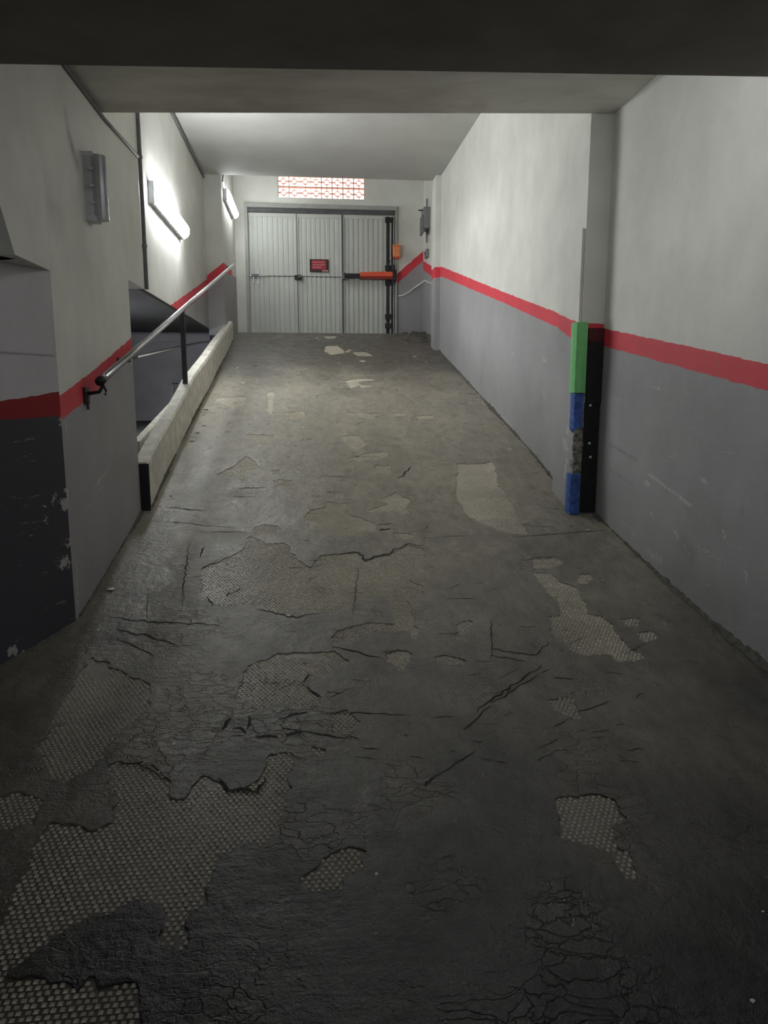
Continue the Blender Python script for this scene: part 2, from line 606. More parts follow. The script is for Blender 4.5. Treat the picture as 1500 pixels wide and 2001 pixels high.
Z1 = lambda p: TZ(1.875, 100, 1150, p)
Z2 = lambda p: TZ(3.0, 380, 850, p)
Z3 = lambda p: TZ(3.0, 380, 640, p)
Z4 = lambda p: TZ(2.308, 700, 950, p)
Z5 = lambda p: TZ(2.0, 750, 1400, p)
PEEL = [
    Z1([(150, 255), (230, 300), (350, 350), (345, 440), (250, 520), (190, 590), (140, 660), (60, 690), (0, 700), (-30, 560), (30, 450), (90, 340)]),
    Z1([(240, 640), (330, 640), (420, 700), (430, 790), (500, 790), (560, 700), (610, 710), (650, 750), (710, 745), (780, 680), (800, 620), (880, 600), (890, 640), (850, 760), (850, 830), (800, 900), (770, 945), (700, 940), (600, 970), (580, 1060), (560, 1160), (490, 1220), (470, 1300), (430, 1295), (440, 1190), (400, 1150), (300, 1160), (150, 1200), (50, 1260), (-60, 1330), (-180, 1400), (-190, 1250), (-60, 1000), (-30, 900), (0, 860), (150, 880), (220, 860), (260, 780), (210, 690)]),
    Z1([(740, 270), (830, 235), (1030, 230), (1070, 265), (1000, 310), (930, 360), (990, 400), (960, 440), (870, 410), (760, 430), (700, 400), (690, 350), (710, 310)]),
    Z1([(1030, 460), (1080, 450), (1120, 490), (1110, 540), (1070, 550), (1040, 510)]),
    Z1([(960, 585), (1010, 590), (1000, 615), (965, 605)]),
    Z1([(940, 1050), (1000, 1000), (1090, 965), (1140, 970), (1130, 1020), (1060, 1060), (1060, 1100), (940, 1120), (920, 1080)]),
    [(-20, 1560), (40, 1552), (78, 1568), (60, 1610), (-20, 1625)],
    [(-10, 1920), (100, 1910), (150, 1940), (180, 1915), (190, 1935), (245, 1912), (265, 1920), (268, 2010), (-10, 2010)],
    Z2([(330, 600), (430, 640), (520, 640), (600, 720), (680, 780), (740, 710), (960, 690), (1000, 735), (1190, 690), (1240, 650), (1330, 670), (1345, 720), (1310, 790), (1240, 850), (1340, 890), (1320, 940), (1250, 950), (1290, 1100), (1320, 1130), (1290, 1190), (1240, 1150), (1060, 1140), (930, 1200), (840, 1210), (790, 1190), (900, 1130), (1050, 1100), (1165, 1105), (1170, 1000), (1120, 940), (1050, 940), (900, 1000), (830, 1030), (700, 1050), (560, 1050), (440, 1030), (400, 1000), (280, 990), (150, 1000), (60, 950), (60, 780), (150, 740), (290, 680)]),
    Z2([(650, 490), (690, 445), (780, 425), (780, 400), (880, 405), (870, 460), (930, 480), (1050, 520), (1040, 560), (930, 585), (850, 600), (770, 585), (700, 560)]),
    Z2([(1040, 380), (1120, 370), (1180, 340), (1250, 380), (1240, 430), (1260, 460), (1210, 470), (1180, 445), (1000, 450), (1080, 425), (1150, 400)]),
    Z2([(780, 335), (870, 330), (880, 370), (840, 385), (780, 365)]),
    Z2([(690, 365), (750, 360), (740, 385)]),
    Z2([(1050, 220), (1070, 180), (1140, 180), (1155, 235)]),
    Z2([(860, 10), (960, 0), (1000, 50), (970, 90), (940, 100), (880, 40)]),
    Z2([(910, 140), (1010, 105), (1130, 100), (1120, 135), (960, 155)]),
    Z2([(120, 235), (240, 190), (300, 120), (380, 190), (310, 220), (300, 280), (230, 240)]),
    Z2([(360, 545), (400, 530), (490, 540), (500, 575), (360, 575)]),
    Z2([(500, 265), (570, 265), (580, 305), (500, 300)]),
    Z2([(450, 210), (500, 205), (490, 235)]),
    Z2([(300, 0), (470, 0), (440, 55), (380, 50)]),
    Z2([(1160, 575), (1270, 580), (1270, 610), (1190, 600)]),
    Z3([(130, 415), (290, 405), (300, 450), (240, 470), (190, 450), (120, 440)]),
    Z3([(430, 375), (460, 380), (460, 510), (430, 500)]),
    Z3([(540, 500), (620, 490), (670, 530), (560, 545)]),
    Z3([(890, 500), (1080, 505), (1060, 515), (1040, 540), (990, 530), (910, 520)]),
    Z3([(1170, 500), (1230, 500), (1220, 520), (1180, 520)]),
    Z3([(1300, 520), (1400, 515), (1410, 535), (1320, 535)]),
    Z3([(880, 310), (960, 298), (950, 340), (920, 350)]),
    Z3([(950, 298), (1050, 298), (1050, 308), (950, 312)]),
    Z3([(970, 335), (1050, 335), (1050, 345), (980, 350)]),
    Z3([(770, 110), (840, 105), (880, 150), (800, 160), (760, 140)]),
    Z3([(930, 145), (1000, 140), (1040, 165), (960, 165)]),
    Z3([(760, 50), (830, 50), (820, 65), (770, 65)]),
    Z3([(960, 190), (1000, 190), (990, 200), (965, 200)]),
    [(895, 908), (960, 905), (975, 950), (1000, 990), (1030, 1045), (980, 1040), (905, 1000), (890, 950)],
    Z4([(780, 325), (890, 320), (915, 350), (860, 370), (790, 365)]),
    Z4([(805, 395), (860, 395), (900, 430), (985, 465), (1000, 510), (1030, 520), (1020, 570), (1090, 590), (1140, 620), (1170, 680), (1230, 730), (1270, 770), (1240, 785), (1160, 780), (1110, 750), (1000, 755), (950, 735), (930, 690), (885, 670), (860, 590), (910, 580), (890, 500), (830, 440)]),
    Z4([(1195, 600), (1270, 590), (1260, 625), (1210, 630)]),
    Z4([(1250, 660), (1320, 655), (1350, 685), (1290, 690)]),
    Z4([(870, 965), (960, 955), (1000, 1020), (1020, 1060), (960, 1040), (890, 1000)]),
    Z4([(115, 750), (180, 740), (220, 755), (215, 790), (180, 820), (130, 795)]),
    Z4([(340, 770), (400, 760), (510, 790), (430, 805), (360, 795)]),
    Z4([(460, 610), (510, 605), (490, 670), (450, 690)]),
    Z4([(1000, 400), (1050, 395), (1030, 440), (1000, 430)]),
    Z5([(690, 330), (800, 310), (900, 340), (940, 400), (890, 430), (900, 490), (960, 560), (990, 640), (940, 620), (880, 550), (840, 490), (700, 470)]),
]
PEEL_G = [np.array([G(x, y)[:2] for x, y in poly]) for poly in PEEL]


def peel_field(x, y):
    """> 0 where the coat has come off"""
    x = np.asarray(x, float); y = np.asarray(y, float)
    shp = x.shape
    x = x.ravel(); y = y.ravel()
    best = np.full(len(x), -0.5)
    for poly in PEEL_G:
        lo = poly.min(0) - 0.12; hi = poly.max(0) + 0.12
        s = np.nonzero((x > lo[0]) & (x < hi[0]) & (y > lo[1]) & (y < hi[1]))[0]
        if not len(s):
            continue
        px = x[s]; py = y[s]
        d2 = np.full(len(s), 9.0); ins = np.zeros(len(s), bool)
        n = len(poly)
        for i in range(n):
            ax, ay = poly[i]; bx, by = poly[(i + 1) % n]
            ex, ey = bx - ax, by - ay
            t = np.clip(((px - ax) * ex + (py - ay) * ey) / max(ex * ex + ey * ey, 1e-12), 0, 1)
            d2 = np.minimum(d2, (px - ax - t * ex) ** 2 + (py - ay - t * ey) ** 2)
            if abs(ey) > 1e-12:
                c = ((ay > py) != (by > py)) & (px < ex * (py - ay) / ey + ax)
                ins ^= c
        sd = np.sqrt(d2); sd[~ins] *= -1
        best[s] = np.maximum(best[s], sd)
    # ragged edges
    best = best + 0.008 + 0.055 * fbm(x * 14, y * 9, 31, 4) + 0.030 * fbm(x * 38, y * 26, 41, 3)
    # small worn-through spots on the upper ramp
    sp = fbm(x * 6.5, y * 2.6, 57, 4)
    best = np.maximum(best, np.where((y > 5.8) & (y < 12.3), (sp - 0.30) * 0.25, -1))
    return best.reshape(shp)


def coat_z(x, y):
    return zfloor(x, y) + 0.0035 * fbm(x * 11, y * 8, 77, 3) + 0.006 * np.maximum(fbm(x * 3.1, y * 3.1, 83, 2), 0)


FX0, FX1 = -1.30, 2.13
COAT_T = 0.005


def build_floor():
    mb = MB()
    xs = np.linspace(FX0, FX1, 70)
    ys = np.linspace(3.4, 14.2, 240)
    bedz = lambda x, y: zfloor(x, y) - COAT_T
    gx, gy = np.meshgrid(xs, ys)
    gz = bedz(gx, gy)
    n = len(xs)
    mb.add(list(zip(gx.ravel(), gy.ravel(), gz.ravel())),
           [(j * n + i, j * n + i + 1, (j + 1) * n + i + 1, (j + 1) * n + i) for j in range(len(ys) - 1) for i in range(n - 1)])
    # slab sides so that the ramp has a body
    L = [(FX0, y, float(bedz(FX0, y))) for y in ys]; B = [(FX0, y, z - 0.3) for _, y, z in L]
    m = len(ys)
    mb.add(L + B, [(i, i + 1, m + i + 1, m + i) for i in range(m - 1)])
    xs2 = np.linspace(-6.0, 6.0, 160); ys2 = np.linspace(-9.0, 3.4, 180)
    gx, gy = np.meshgrid(xs2, ys2); gz = bedz(gx, gy); n2 = len(xs2)
    mb.add(list(zip(gx.ravel(), gy.ravel(), gz.ravel())),
           [(j * n2 + i, j * n2 + i + 1, (j + 1) * n2 + i + 1, (j + 1) * n2 + i) for j in range(len(ys2) - 1) for i in range(n2 - 1)])
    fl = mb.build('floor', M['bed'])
    me = fl.data
    # all of it faces up
    bm = bmesh.new(); bm.from_mesh(me)
    for f in bm.faces:
        if f.normal.z < -0.3:
            f.normal_flip()
    bm.to_mesh(me); bm.free()
    struct(fl, 'worn concrete ramp floor with dark peeling coat over embossed concrete')

    # ---- the coat, cut out along the peeled patches, with real edges
    def coat_patch(xs, ys, V, Fq, clip=None):
        gx, gy = np.meshgrid(xs, ys)
        f = -peel_field(gx, gy)            # > 0 : coat present
        top = coat_z(gx, gy)
        ny, nx = f.shape
        ins = f > 0
        base = len(V)
        idx = np.full(f.shape, -1)
        use = np.zeros(f.shape, bool)
        full = ins[:-1, :-1] & ins[1:, :-1] & ins[:-1, 1:] & ins[1:, 1:]
        anyi = ins[:-1, :-1] | ins[1:, :-1] | ins[:-1, 1:] | ins[1:, 1:]
        k = np.nonzero(ins)
        idx[k] = base + np.arange(len(k[0]))
        V.extend(zip(gx[k], gy[k], top[k]))
        jj, ii = np.nonzero(full)
        a = idx[jj, ii]; b = idx[jj, ii + 1]; c = idx[jj + 1, ii + 1]; d = idx[jj + 1, ii]
        Fq.extend(zip(a.tolist(), b.tolist(), c.tolist(), d.tolist()))
        cache = {}

        def cut(p, q):
            key = (p, q) if p < q else (q, p)
            if key in cache:
                return cache[key]
            f0 = f[p]; f1 = f[q]; t = f0 / (f0 - f1)
            x = gx[p] + t * (gx[q] - gx[p]); y = gy[p] + t * (gy[q] - gy[p])
            i = len(V)
            V.append((x, y, float(top[p] + t * (top[q] - top[p])) - 0.0008))
            V.append((x, y, float(zfloor(x, y)) - COAT_T - 0.002))
            cache[key] = i
            return i
        jj, ii = np.nonzero(anyi & ~full)
        for j, i in zip(jj.tolist(), ii.tolist()):
            cs = [(j, i), (j, i + 1), (j + 1, i + 1), (j + 1, i)]
            poly = []; cuts = []
            for e in range(4):
                p = cs[e]; q = cs[(e + 1) % 4]
                if ins[p]:
                    poly.append(int(idx[p]))
                if ins[p] != ins[q]:
                    v = cut(p, q)
                    poly.append(v); cuts.append((v, bool(ins[p])))
            if len(poly) >= 3:
                Fq.append(tuple(poly))
            for e in range(len(cuts)):
                v, leaving = cuts[e]
                if leaving:
                    w = cuts[(e + 1) % len(cuts)][0]
                    Fq.append((v, v + 1, w + 1, w))

    V = []; Fq = []
    ys = [1.15]
    while ys[-1] < 14.15:
        ys.append(ys[-1] + max(0.009, 0.0045 * ys[-1]))
    ys = np.array(ys)
    coat_patch(np.linspace(FX0, FX1, 340), ys, V, Fq)
    coat_patch(np.linspace(-2.0, FX0, 60), np.linspace(1.15, 3.9, 160), V, Fq)
    coat_patch(np.linspace(-6.0, -2.0, 60), np.linspace(1.15, 3.4, 40), V, Fq)
    coat_patch(np.linspace(FX1, 6.0, 60), np.linspace(1.15, 1.8, 12), V, Fq)
    coat_patch(np.linspace(-6.0, 6.0, 120), np.linspace(-9.0, 1.15, 110), V, Fq)
    me = bpy.data.meshes.new('asphalt_coat')
    me.from_pydata([tuple(map(float, v)) for v in V], [], Fq)
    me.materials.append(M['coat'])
    me.polygons.foreach_set('use_smooth', [False] * len(me.polygons))
    co = bpy.data.objects.new('asphalt_coat', me)
    col.objects.link(co); co.parent = fl
    co['label'] = 'dark grey asphalt coat peeling off the ramp'

    # ---- embossed studs on the bare concrete
    pitch, row = 0.0200, 0.0165
    nx = int((FX1 + 2.0) / pitch); ny = int((9.0 - 1.15) / row)
    gx, gy = np.meshgrid(-2.0 + pitch * np.arange(nx), 1.15 + row * np.arange(ny))
    gx = gx + (np.arange(ny)[:, None] % 2) * pitch * 0.5
    gx = gx + 0.0035 * (_hash(np.arange(nx)[None, :] + 0 * np.arange(ny)[:, None], np.arange(ny)[:, None] + 0 * np.arange(nx)[None, :], 5) - .5)
    pf = peel_field(gx, gy)
    wornout = fbm(gx * 3.0, gy * 3.0, 91, 3)
    keep = (pf > 0.004) & (wornout < 0.24) & ~((gx > 0.75) & (gy > 5.1) & (gy < 7.2))
    cx = gx[keep]; cy = gy[keep]
    rs = np.random.RandomState(3)
    hgt = 0.0042 * (0.45 + 0.8 * rs.rand(len(cx)))
    z = zfloor(cx, cy) - COAT_T
    sl = (zfloor(cx, cy + 0.02) - z - COAT_T) / 0.02
    a, b, ta, tb = 0.0068, 0.0060, 0.0038, 0.0030
    off = [(-a, -b, 0), (a, -b, 0), (a, b, 0), (-a, b, 0), (-ta, -tb, 1), (ta, -tb, 1), (ta, tb, 1), (-ta, tb, 1)]
    VV = np.zeros((len(cx), 8, 3))
    for k, (ox, oy, oz) in enumerate(off):
        VV[:, k, 0] = cx + ox; VV[:, k, 1] = cy + oy; VV[:, k, 2] = z + sl * oy + (hgt if oz else -0.001)
    q = np.array([(4, 5, 6, 7), (0, 1, 5, 4), (1, 2, 6, 5), (2, 3, 7, 6), (3, 0, 4, 7)])
    FF = (np.arange(len(cx))[:, None, None] * 8 + q[None]).reshape(-1, 4)
    me = bpy.data.meshes.new('embossed_studs')
    me.from_pydata(VV.reshape(-1, 3).tolist(), [], FF.tolist())
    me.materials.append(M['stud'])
    st = bpy.data.objects.new('embossed_studs', me)
    col.objects.link(st); st.parent = fl; st['kind'] = 'stuff'
    st['label'] = 'pale embossed studs showing where the coat has peeled'

    # ---- cracks and scratches in the coat: narrow tapering ribbons of dirt
    rnd = random.Random(5)
    mb = MB()

    def crack(pix, w):
        pts = [G(x, y)[:2] for x, y in pix]
        dense = []
        for i in range(len(pts) - 1):
            nseg = max(3, int(np.linalg.norm(pts[i + 1] - pts[i]) / 0.03))
            for k in range(nseg):
                dense.append(pts[i] + (pts[i + 1] - pts[i]) * k / nseg)
        dense.append(pts[-1])
        n = len(dense); vs = []
        for i, p in enumerate(dense):
            d = dense[min(i + 1, n - 1)] - dense[max(i - 1, 0)]
            d = d / (np.linalg.norm(d) + 1e-9); nn = np.array([-d[1], d[0]])
            ww = w * 0.62 * (0.25 + 0.9 * math.sin(math.pi * (i + 0.3) / (n - 0.4 + 1e-6)) ** 0.7) * (0.6 + 0.8 * rnd.random()) * 0.5
            p = p + nn * (rnd.random() - 0.5) * w * 1.4
            for s_ in (-1, 1):
                q = p + nn * ww * s_
                vs.append((q[0], q[1], float(coat_z(q[0], q[1])) + 0.0012))
        mb.add(vs, [(2 * i, 2 * i + 1, 2 * i + 3, 2 * i + 2) for i in range(n - 1)])
    for pix, w in [
        ([(330, 992), (370, 995), (402, 997)], 0.016), ([(300, 1018), (350, 1022), (460, 1032)], 0.012), ([(380, 1040), (480, 1041)], 0.010),
        ([(215, 1207), (300, 1215), (430, 1222)], 0.016), ([(225, 1230), (290, 1243), (345, 1262)], 0.018), ([(225, 1248), (260, 1262), (300, 1282)], 0.014),
        ([(455, 955), (520, 953)], 0.010), ([(450, 970), (500, 972)], 0.010),
        ([(625, 1085), (700, 1080), (715, 1095), (760, 1082), (785, 1068)], 0.020), ([(785, 1068), (800, 1063), (825, 1068)], 0.012),
        ([(740, 1036), (762, 1034)], 0.03), ([(738, 1026), (764, 1024)], 0.022), ([(778, 938), (802, 912)], 0.020),
        ([(830, 1035), (837, 1028)], 0.01), ([(650, 1263), (700, 1275), (745, 1287)], 0.014),
        ([(960, 1268), (1010, 1276), (1050, 1280), (1070, 1255)], 0.012), ([(960, 1282), (1030, 1292)], 0.010),
        ([(960, 1210), (960, 1290)], 0.008), ([(1060, 1300), (1000, 1340), (930, 1390)], 0.014), ([(1050, 1320), (960, 1375)], 0.010),
        ([(905, 1425), (960, 1380)], 0.012), ([(370, 1060), (362, 1120), (355, 1190)], 0.010), ([(390, 1090), (400, 1070)], 0.016),
        ([(290, 1150), (288, 1210)], 0.008), ([(700, 1110), (690, 1200)], 0.006),
        ([(590, 1335), (600, 1322), (612, 1318)], 0.012), ([(590, 1337), (625, 1362)], 0.012), ([(430, 1520), (450, 1545), (500, 1548), (520, 1520)], 0.018),
        ([(430, 1425), (455, 1405)], 0.020), ([(460, 1420), (485, 1430)], 0.022), ([(500, 1440), (540, 1445)], 0.022), ([(560, 1440), (590, 1430)], 0.022),
        ([(545, 1405), (600, 1390)], 0.014), ([(490, 1400), (480, 1425)], 0.012), ([(590, 1430), (660, 1440), (700, 1445)], 0.010),
        ([(230, 1495), (270, 1492), (330, 1530)], 0.010), ([(635, 1395), (700, 1392), (800, 1398)], 0.008),
        ([(830, 1540), (850, 1525)], 0.014), ([(840, 1525), (930, 1470)], 0.007), ([(1000, 1050), (1190, 1037)], 0.012),
        ([(1010, 1095), (1100, 1090)], 0.008), ([(870, 1170), (930, 1170)], 0.008), ([(1080, 1325), (1120, 1328)], 0.010),
        ([(1120, 1395), (1190, 1370)], 0.008), ([(850, 1050), (940, 1046)], 0.006), ([(1000, 1025), (1090, 1032)], 0.008),
        ([(640, 890), (760, 895)], 0.008), ([(620, 930), (700, 935)], 0.007), ([(730, 870), (800, 872)], 0.006), ([(560, 1110), (610, 1108)], 0.008),
        ([(440, 1165), (470, 1150)], 0.014), ([(405, 1165), (415, 1185)], 0.012), ([(500, 1190), (580, 1206), (600, 1200)], 0.014),
    ]:
        crack(pix, w)
    for _ in range(120):
        x = rnd.uniform(330, 1250); y = rnd.uniform(860, 1500)
        if x < 480 - (y - 860) * 0.5 or x > 1040 + (y - 880) * 0.9:
            continue
        L = rnd.uniform(12, 46); s_ = rnd.choice([0.05, 0.1, -0.1, -0.5, 0.0])
        crack([(x, y), (x + L * 0.5, y + s_ * L * 0.5 + rnd.uniform(-2, 2)), (x + L, y + s_ * L)], rnd.uniform(0.003, 0.007))
    ck = mb.build('cracks', M['crack'], fl)
    ck['kind'] = 'stuff'
    return fl


floor = build_floor()

# ------------------------------------------------------------------ walls
ZB = -0.25          # walls run a little under the ramp surface
foot = lambda y: float(prof(y)) - 0.12

# right wall, near bay
rb = line_on([(1500, 764), (1340, 720), (1182, 677)], 'X', XR_NEAR)
rt = line_on([(1500, 712), (1340, 676), (1182, 642)], 'X', XR_NEAR)
wall('wall_right', 'X', XR_NEAR, [(1.6, 5.30, foot, 2.1 + H)], rb, rt, 0.15, 0.018,
     strokes_on('X', XR_NEAR, [
         (1265, 925, 1351, 989, .016, .62), (1261, 942, 1268, 948, .02, .7), (1370, 936, 1381, 944, .02, .65), (1257, 992, 1276, 1007, .012, .6),
         (1318, 1035, 1324, 1050, .03, .58), (1413, 1038, 1414, 1050, .018, .65), (1362, 1067, 1419, 1101, .014, .5), (1456, 1120, 1460, 1142, .02, .5),
         (1255, 750, 1290, 760, .012, .42), (1330, 1060, 1345, 1080, .04, .35), (1215, 1020, 1240, 1045, .04, .42), (1260, 1075, 1290, 1095, .05, .45),
         (1480, 1270, 1490, 1280, .02, .5)]),
     label='near part of the ramp wall with red band over grey',
     stains=strokes_on('X', XR_NEAR, [(1190, 868, 1245, 900, .012, .7), (1190, 917, 1235, 945, .012, .6), (1335, 1060, 1350, 1085, .05, .5), (1350, 1000, 1470, 1060, .10, .3), (1300, 1100, 1430, 1190, .10, .3), (1450, 995, 1448, 1003, .015, .8), (1400, 690, 1401, 715, .006, .6), (1330, 760, 1420, 860, .2, .2), (1220, 780, 1290, 880, .2, .18)]))

# right wall, far bay (two depths of plaster)
rb2 = line_on([(1122, 662), (1090, 640), (980, 590), (862, 540)], 'X', XR_FAR)
rt2 = line_on([(1128, 628), (1093, 613), (980, 569), (862, 521)], 'X', XR_FAR)
wall('wall_right_far', 'X', XR_FAR, [(5.30, 11.25, foot, Z_CEIL_FAR + 0.02)], rb2, rt2, 0.15, 0.03,
     strokes_on('X', XR_FAR, [(1092, 820, 1100, 832, .03, .6), (1060, 700, 1066, 704, .03, .6), (1060, 765, 1065, 780, .04, .45), (1085, 830, 1090, 930, .07, .38),
                              (1000, 690, 1004, 694, .03, .5), (1030, 880, 1045, 890, .05, .5), (960, 790, 1000, 832, .05, .42)]),
     label='long ramp wall with red band beyond the padded column')

# column beside the near bay
cb = MB()


def band_box(name, x0, x1, y0, y1, z0, z1, bot, top, chips=None, mat='wall', step=0.03, two=False, mirror=False):
    """upright box whose faces carry the painted band, edges given along y"""
    V = []; Fc = []
    nz = max(2, int((z1 - z0) / step)); zs = np.linspace(z0, z1, nz)
    ring = []
    for i in range(13):
        ring.append((x0, y1 + (y0 - y1) * i / 12))
    for i in range(1, 6):
        ring.append((x0 + (x1 - x0) * i / 5, y0))
    ring += [(x1, y1)]
    if mirror:
        ring = [(x0 + x1 - x, y) for x, y in ring]
    m = len(ring)
    for z in zs:
        V += [(x, y, z) for x, y in ring]
    for k in range(nz - 1):
        for i in range(m):
            Fc.append((k * m + i, k * m + (i + 1) % m, (k + 1) * m + (i + 1) % m, (k + 1) * m + i))
    Fc += [tuple(range(m)), tuple(range((nz - 1) * m, nz * m))]
    me = bpy.data.meshes.new(name); me.from_pydata(V, [], Fc)
    V = np.array(V)
    bb = np.array([bot(y) if not two else bot(x, y) for x, y, _ in V]); tt = np.array([top(y) if not two else top(x, y) for x, y, _ in V])
    set_attr(me, 'band', (V[:, 2] - bb) / (tt - bb))
    set_attr(me, 'chip', stroke_field(V[:, 1:], chips) if chips else np.zeros(len(V)))
    me.materials.append(M[mat])
    bm = bmesh.new(); bm.from_mesh(me); bmesh.ops.recalc_face_normals(bm, faces=bm.faces); bm.to_mesh(me); bm.free()
    ob = bpy.data.objects.new(name, me); col.objects.link(ob)
    struct(ob)
    return ob


cbot = line_on([(1122, 662), (1100, 645)], 'X', XR_COL)
ctop = line_on([(1128, 628), (1100, 616)], 'X', XR_COL)
band_box('column', XR_COL, XR_NEAR + 0.05, Y_COL, Y_COL_END, float(prof(5.3)) - 0.15, 1.84 + H, cbot, ctop,
         strokes_on('X', XR_COL, [(1118, 800, 1108, 940, .05, .45), (1112, 835, 1112, 845, .035, .7), (1106, 860, 1112, 880, .035, .7), (1112, 900, 1108, 930, .04, .6)]))['label'] = 'plastered column with foam corner guard'
band_box('column_casing', XR_COL - 0.02, XR_COL + 0.05, Y_COL + 0.02, Y_COL_END + 0.03, float(prof(5.3)) - 0.15, 1.09 + H, cbot, ctop,
         strokes_on('X', XR_COL, [(1118, 800, 1108, 940, .05, .45), (1112, 835, 1112, 845, .035, .7), (1106, 860, 1112, 880, .035, .7), (1112, 900, 1108, 930, .04, .6)]))['label'] = 'thicker plaster casing round the lower half of the column'

# pilasters of the far portal
pb = line_on([(862, 540), (848, 545)], 'X', 1.92); pt = line_on([(862, 521), (848, 521)], 'X', 1.92)
band_box('pilaster', 1.92, 2.15, 11.2, 11.5, float(prof(11.3)) - 0.15, Z_CEIL_FAR, lambda y: W(855, 542, Y=11.2)[2], lambda y: W(855, 522, Y=11.2)[2])['label'] = 'slim pilaster at the upper end of the long wall'

# right vestibule wall
vb = line_on([(843, 540), (818, 520)], 'X', 2.1); vt = line_on([(843, 520), (814, 503)], 'X', 2.1)
wall('wall_right_upper', 'X', 2.1, [(11.4, Y_END + 0.1, foot, 4.4 + H)], vb, vt, 0.15, 0.05, label='short side wall beside the garage door')

# left wall, near block with the corner the ramp starts from
lb = line_on([(130, 812), (175, 776), (255, 700)], 'X', XL_NEAR)
lt = line_on([(125, 768), (190, 718), (250, 665)], 'X', XL_NEAR)
lchips = strokes_on('X', XL_NEAR, [(131, 965, 128, 1000, .03, .8), (131, 935, 130, 965, .02, .5), (134, 1040, 136, 1090, .025, .7), (130, 1085, 138, 1115, .03, .6), (128, 820, 132, 850, .03, .5), (180, 965, 215, 910, .010, .6), (160, 1005, 205, 945, .012, .5), (190, 945, 200, 930, .015, .7),
                                   (215, 860, 225, 840, .01, .5), (150, 1100, 152, 1190, .02, .5)])
ledge = lambda y: 1.62 + H + 0.06 * max(0.0, (y - 4.8))
wall('wall_left', 'X', XL_NEAR, [(Y_CORNER, Y_OPEN, foot, ledge), (Y_OPEN, Y_BLOCK_END, 0.725 + H, ledge)], lb, lt, -0.24, 0.02, lchips,
     label='near wall block with red band beside the stair opening',
     stains=strokes_on('X', XL_NEAR, [(128, 225, 136, 262, .03, .35), (134, 262, 150, 320, .035, .8), (60, 330, 110, 420, .12, .25), (30, 200, 60, 330, .15, .25), (60, 420, 90, 520, .1, .3)]))

# flared face in front of the block, with its overhanging upper part
FL = np.array([XL_NEAR, Y_CORNER])
g0 = G(0, 1300)[:2]
fd = (g0 - FL) / np.linalg.norm(g0 - FL)
if fd[1] > -0.5:
    fd = np.array([-0.5, -0.866])
fn = np.array([fd[1], -fd[0]]) * (1 if fd[1] * 1 < 0 else -1)
if fn[0] > 0:
    fn = -fn                                     # points into the wall (left)
ZS = 0.545 + H


def flared(name, z0, z1, off, length, depth, back=0.0):
    """slab along the flared direction; the painted band drops gently towards the garage"""
    n, m = 90, 80
    V = []; band = []; chip = []
    # band edges at the corner and at the frame edge
    pt_c, pb_c = W(118, 766, X=XL_NEAR)[2], W(122, 812, X=XL_NEAR)[2]
    pl = FL + fd * 0.45
    sl = 0.0
    dd = lambda t: t
    ss = np.linspace(back, length, n); zs = np.linspace(z0, z1, m)
    for s_ in ss:
        for z in zs:
            q = FL + fd * s_ - fn * off
            V.append((q[0], q[1], z))
            top = pt_c - 0.10 * s_; bot = pb_c - 0.02 * s_
            band.append((z - bot) / (top - bot))
            c = 0.0
            for (cs, cz, w, k) in FL_CHIPS:
                c = max(c, k * math.exp(-((s_ - cs) ** 2 + (z - cz) ** 2) / w ** 2))
            chip.append(c)
    o = len(V)
    for s_, z in ((back, z0), (length, z0), (length, z1), (back, z1)):
        q = FL + fd * s_ + fn * depth
        V.append((q[0], q[1], z)); band.append(-9 if z == z0 else 9); chip.append(0)
    Fc = [(i * m + j, (i + 1) * m + j, (i + 1) * m + j + 1, i * m + j + 1) for i in range(n - 1) for j in range(m - 1)]
    Fc.append((o, o + 3, o + 2, o + 1))
    Fc.append(tuple(i * m for i in range(n)) + (o + 1, o))
    Fc.append(tuple(i * m + m - 1 for i in range(n)) + (o + 2, o + 3))
    Fc.append(tuple(range(m)) + (o + 3, o))
    Fc.append(tuple((n - 1) * m + j for j in range(m)) + (o + 2, o + 1))
    me = bpy.data.meshes.new(name); me.from_pydata(V, [], Fc)
    set_attr(me, 'band', band); set_attr(me, 'chip', chip)
    me.materials.append(M['wall_dark'])
    bm = bmesh.new(); bm.from_mesh(me); bmesh.ops.recalc_face_normals(bm, faces=bm.faces); bm.to_mesh(me); bm.free()
    ob = bpy.data.objects.new(name, me); col.objects.link(ob); struct(ob)
    return ob


def on_flare(px, py):
    """place along the flared face, and height, of a photograph point"""
    r = _F + _R * (px - 750) / FPX + _U * (1000.5 - py) / FPX
    A = np.array([[r[0], -fd[0]], [r[1], -fd[1]]])
    t, s_ = np.linalg.solve(A, FL)
    return s_, H + r[2] * t


FL_CHIPS = [on_flare(x, y) + (w, k) for x, y, w, k in [(126, 985, .04, .8), (128, 960, .025, .7), (105, 975, .04, .5), (88, 990, .03, .45), (125, 1100, .05, .7), (135, 1060, .03, .7), (90, 1015, .03, .5), (25, 1272, .04, .75), (45, 1275, .03, .6), (122, 825, .035, .6), (60, 1050, .03, .35)]]
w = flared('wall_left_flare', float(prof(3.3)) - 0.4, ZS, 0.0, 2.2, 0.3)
w['label'] = 'flared dark face of the wall end with worn corner'
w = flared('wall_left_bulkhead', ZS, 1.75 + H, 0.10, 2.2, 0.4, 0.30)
w['label'] = 'overhanging upper face above the flared wall end'
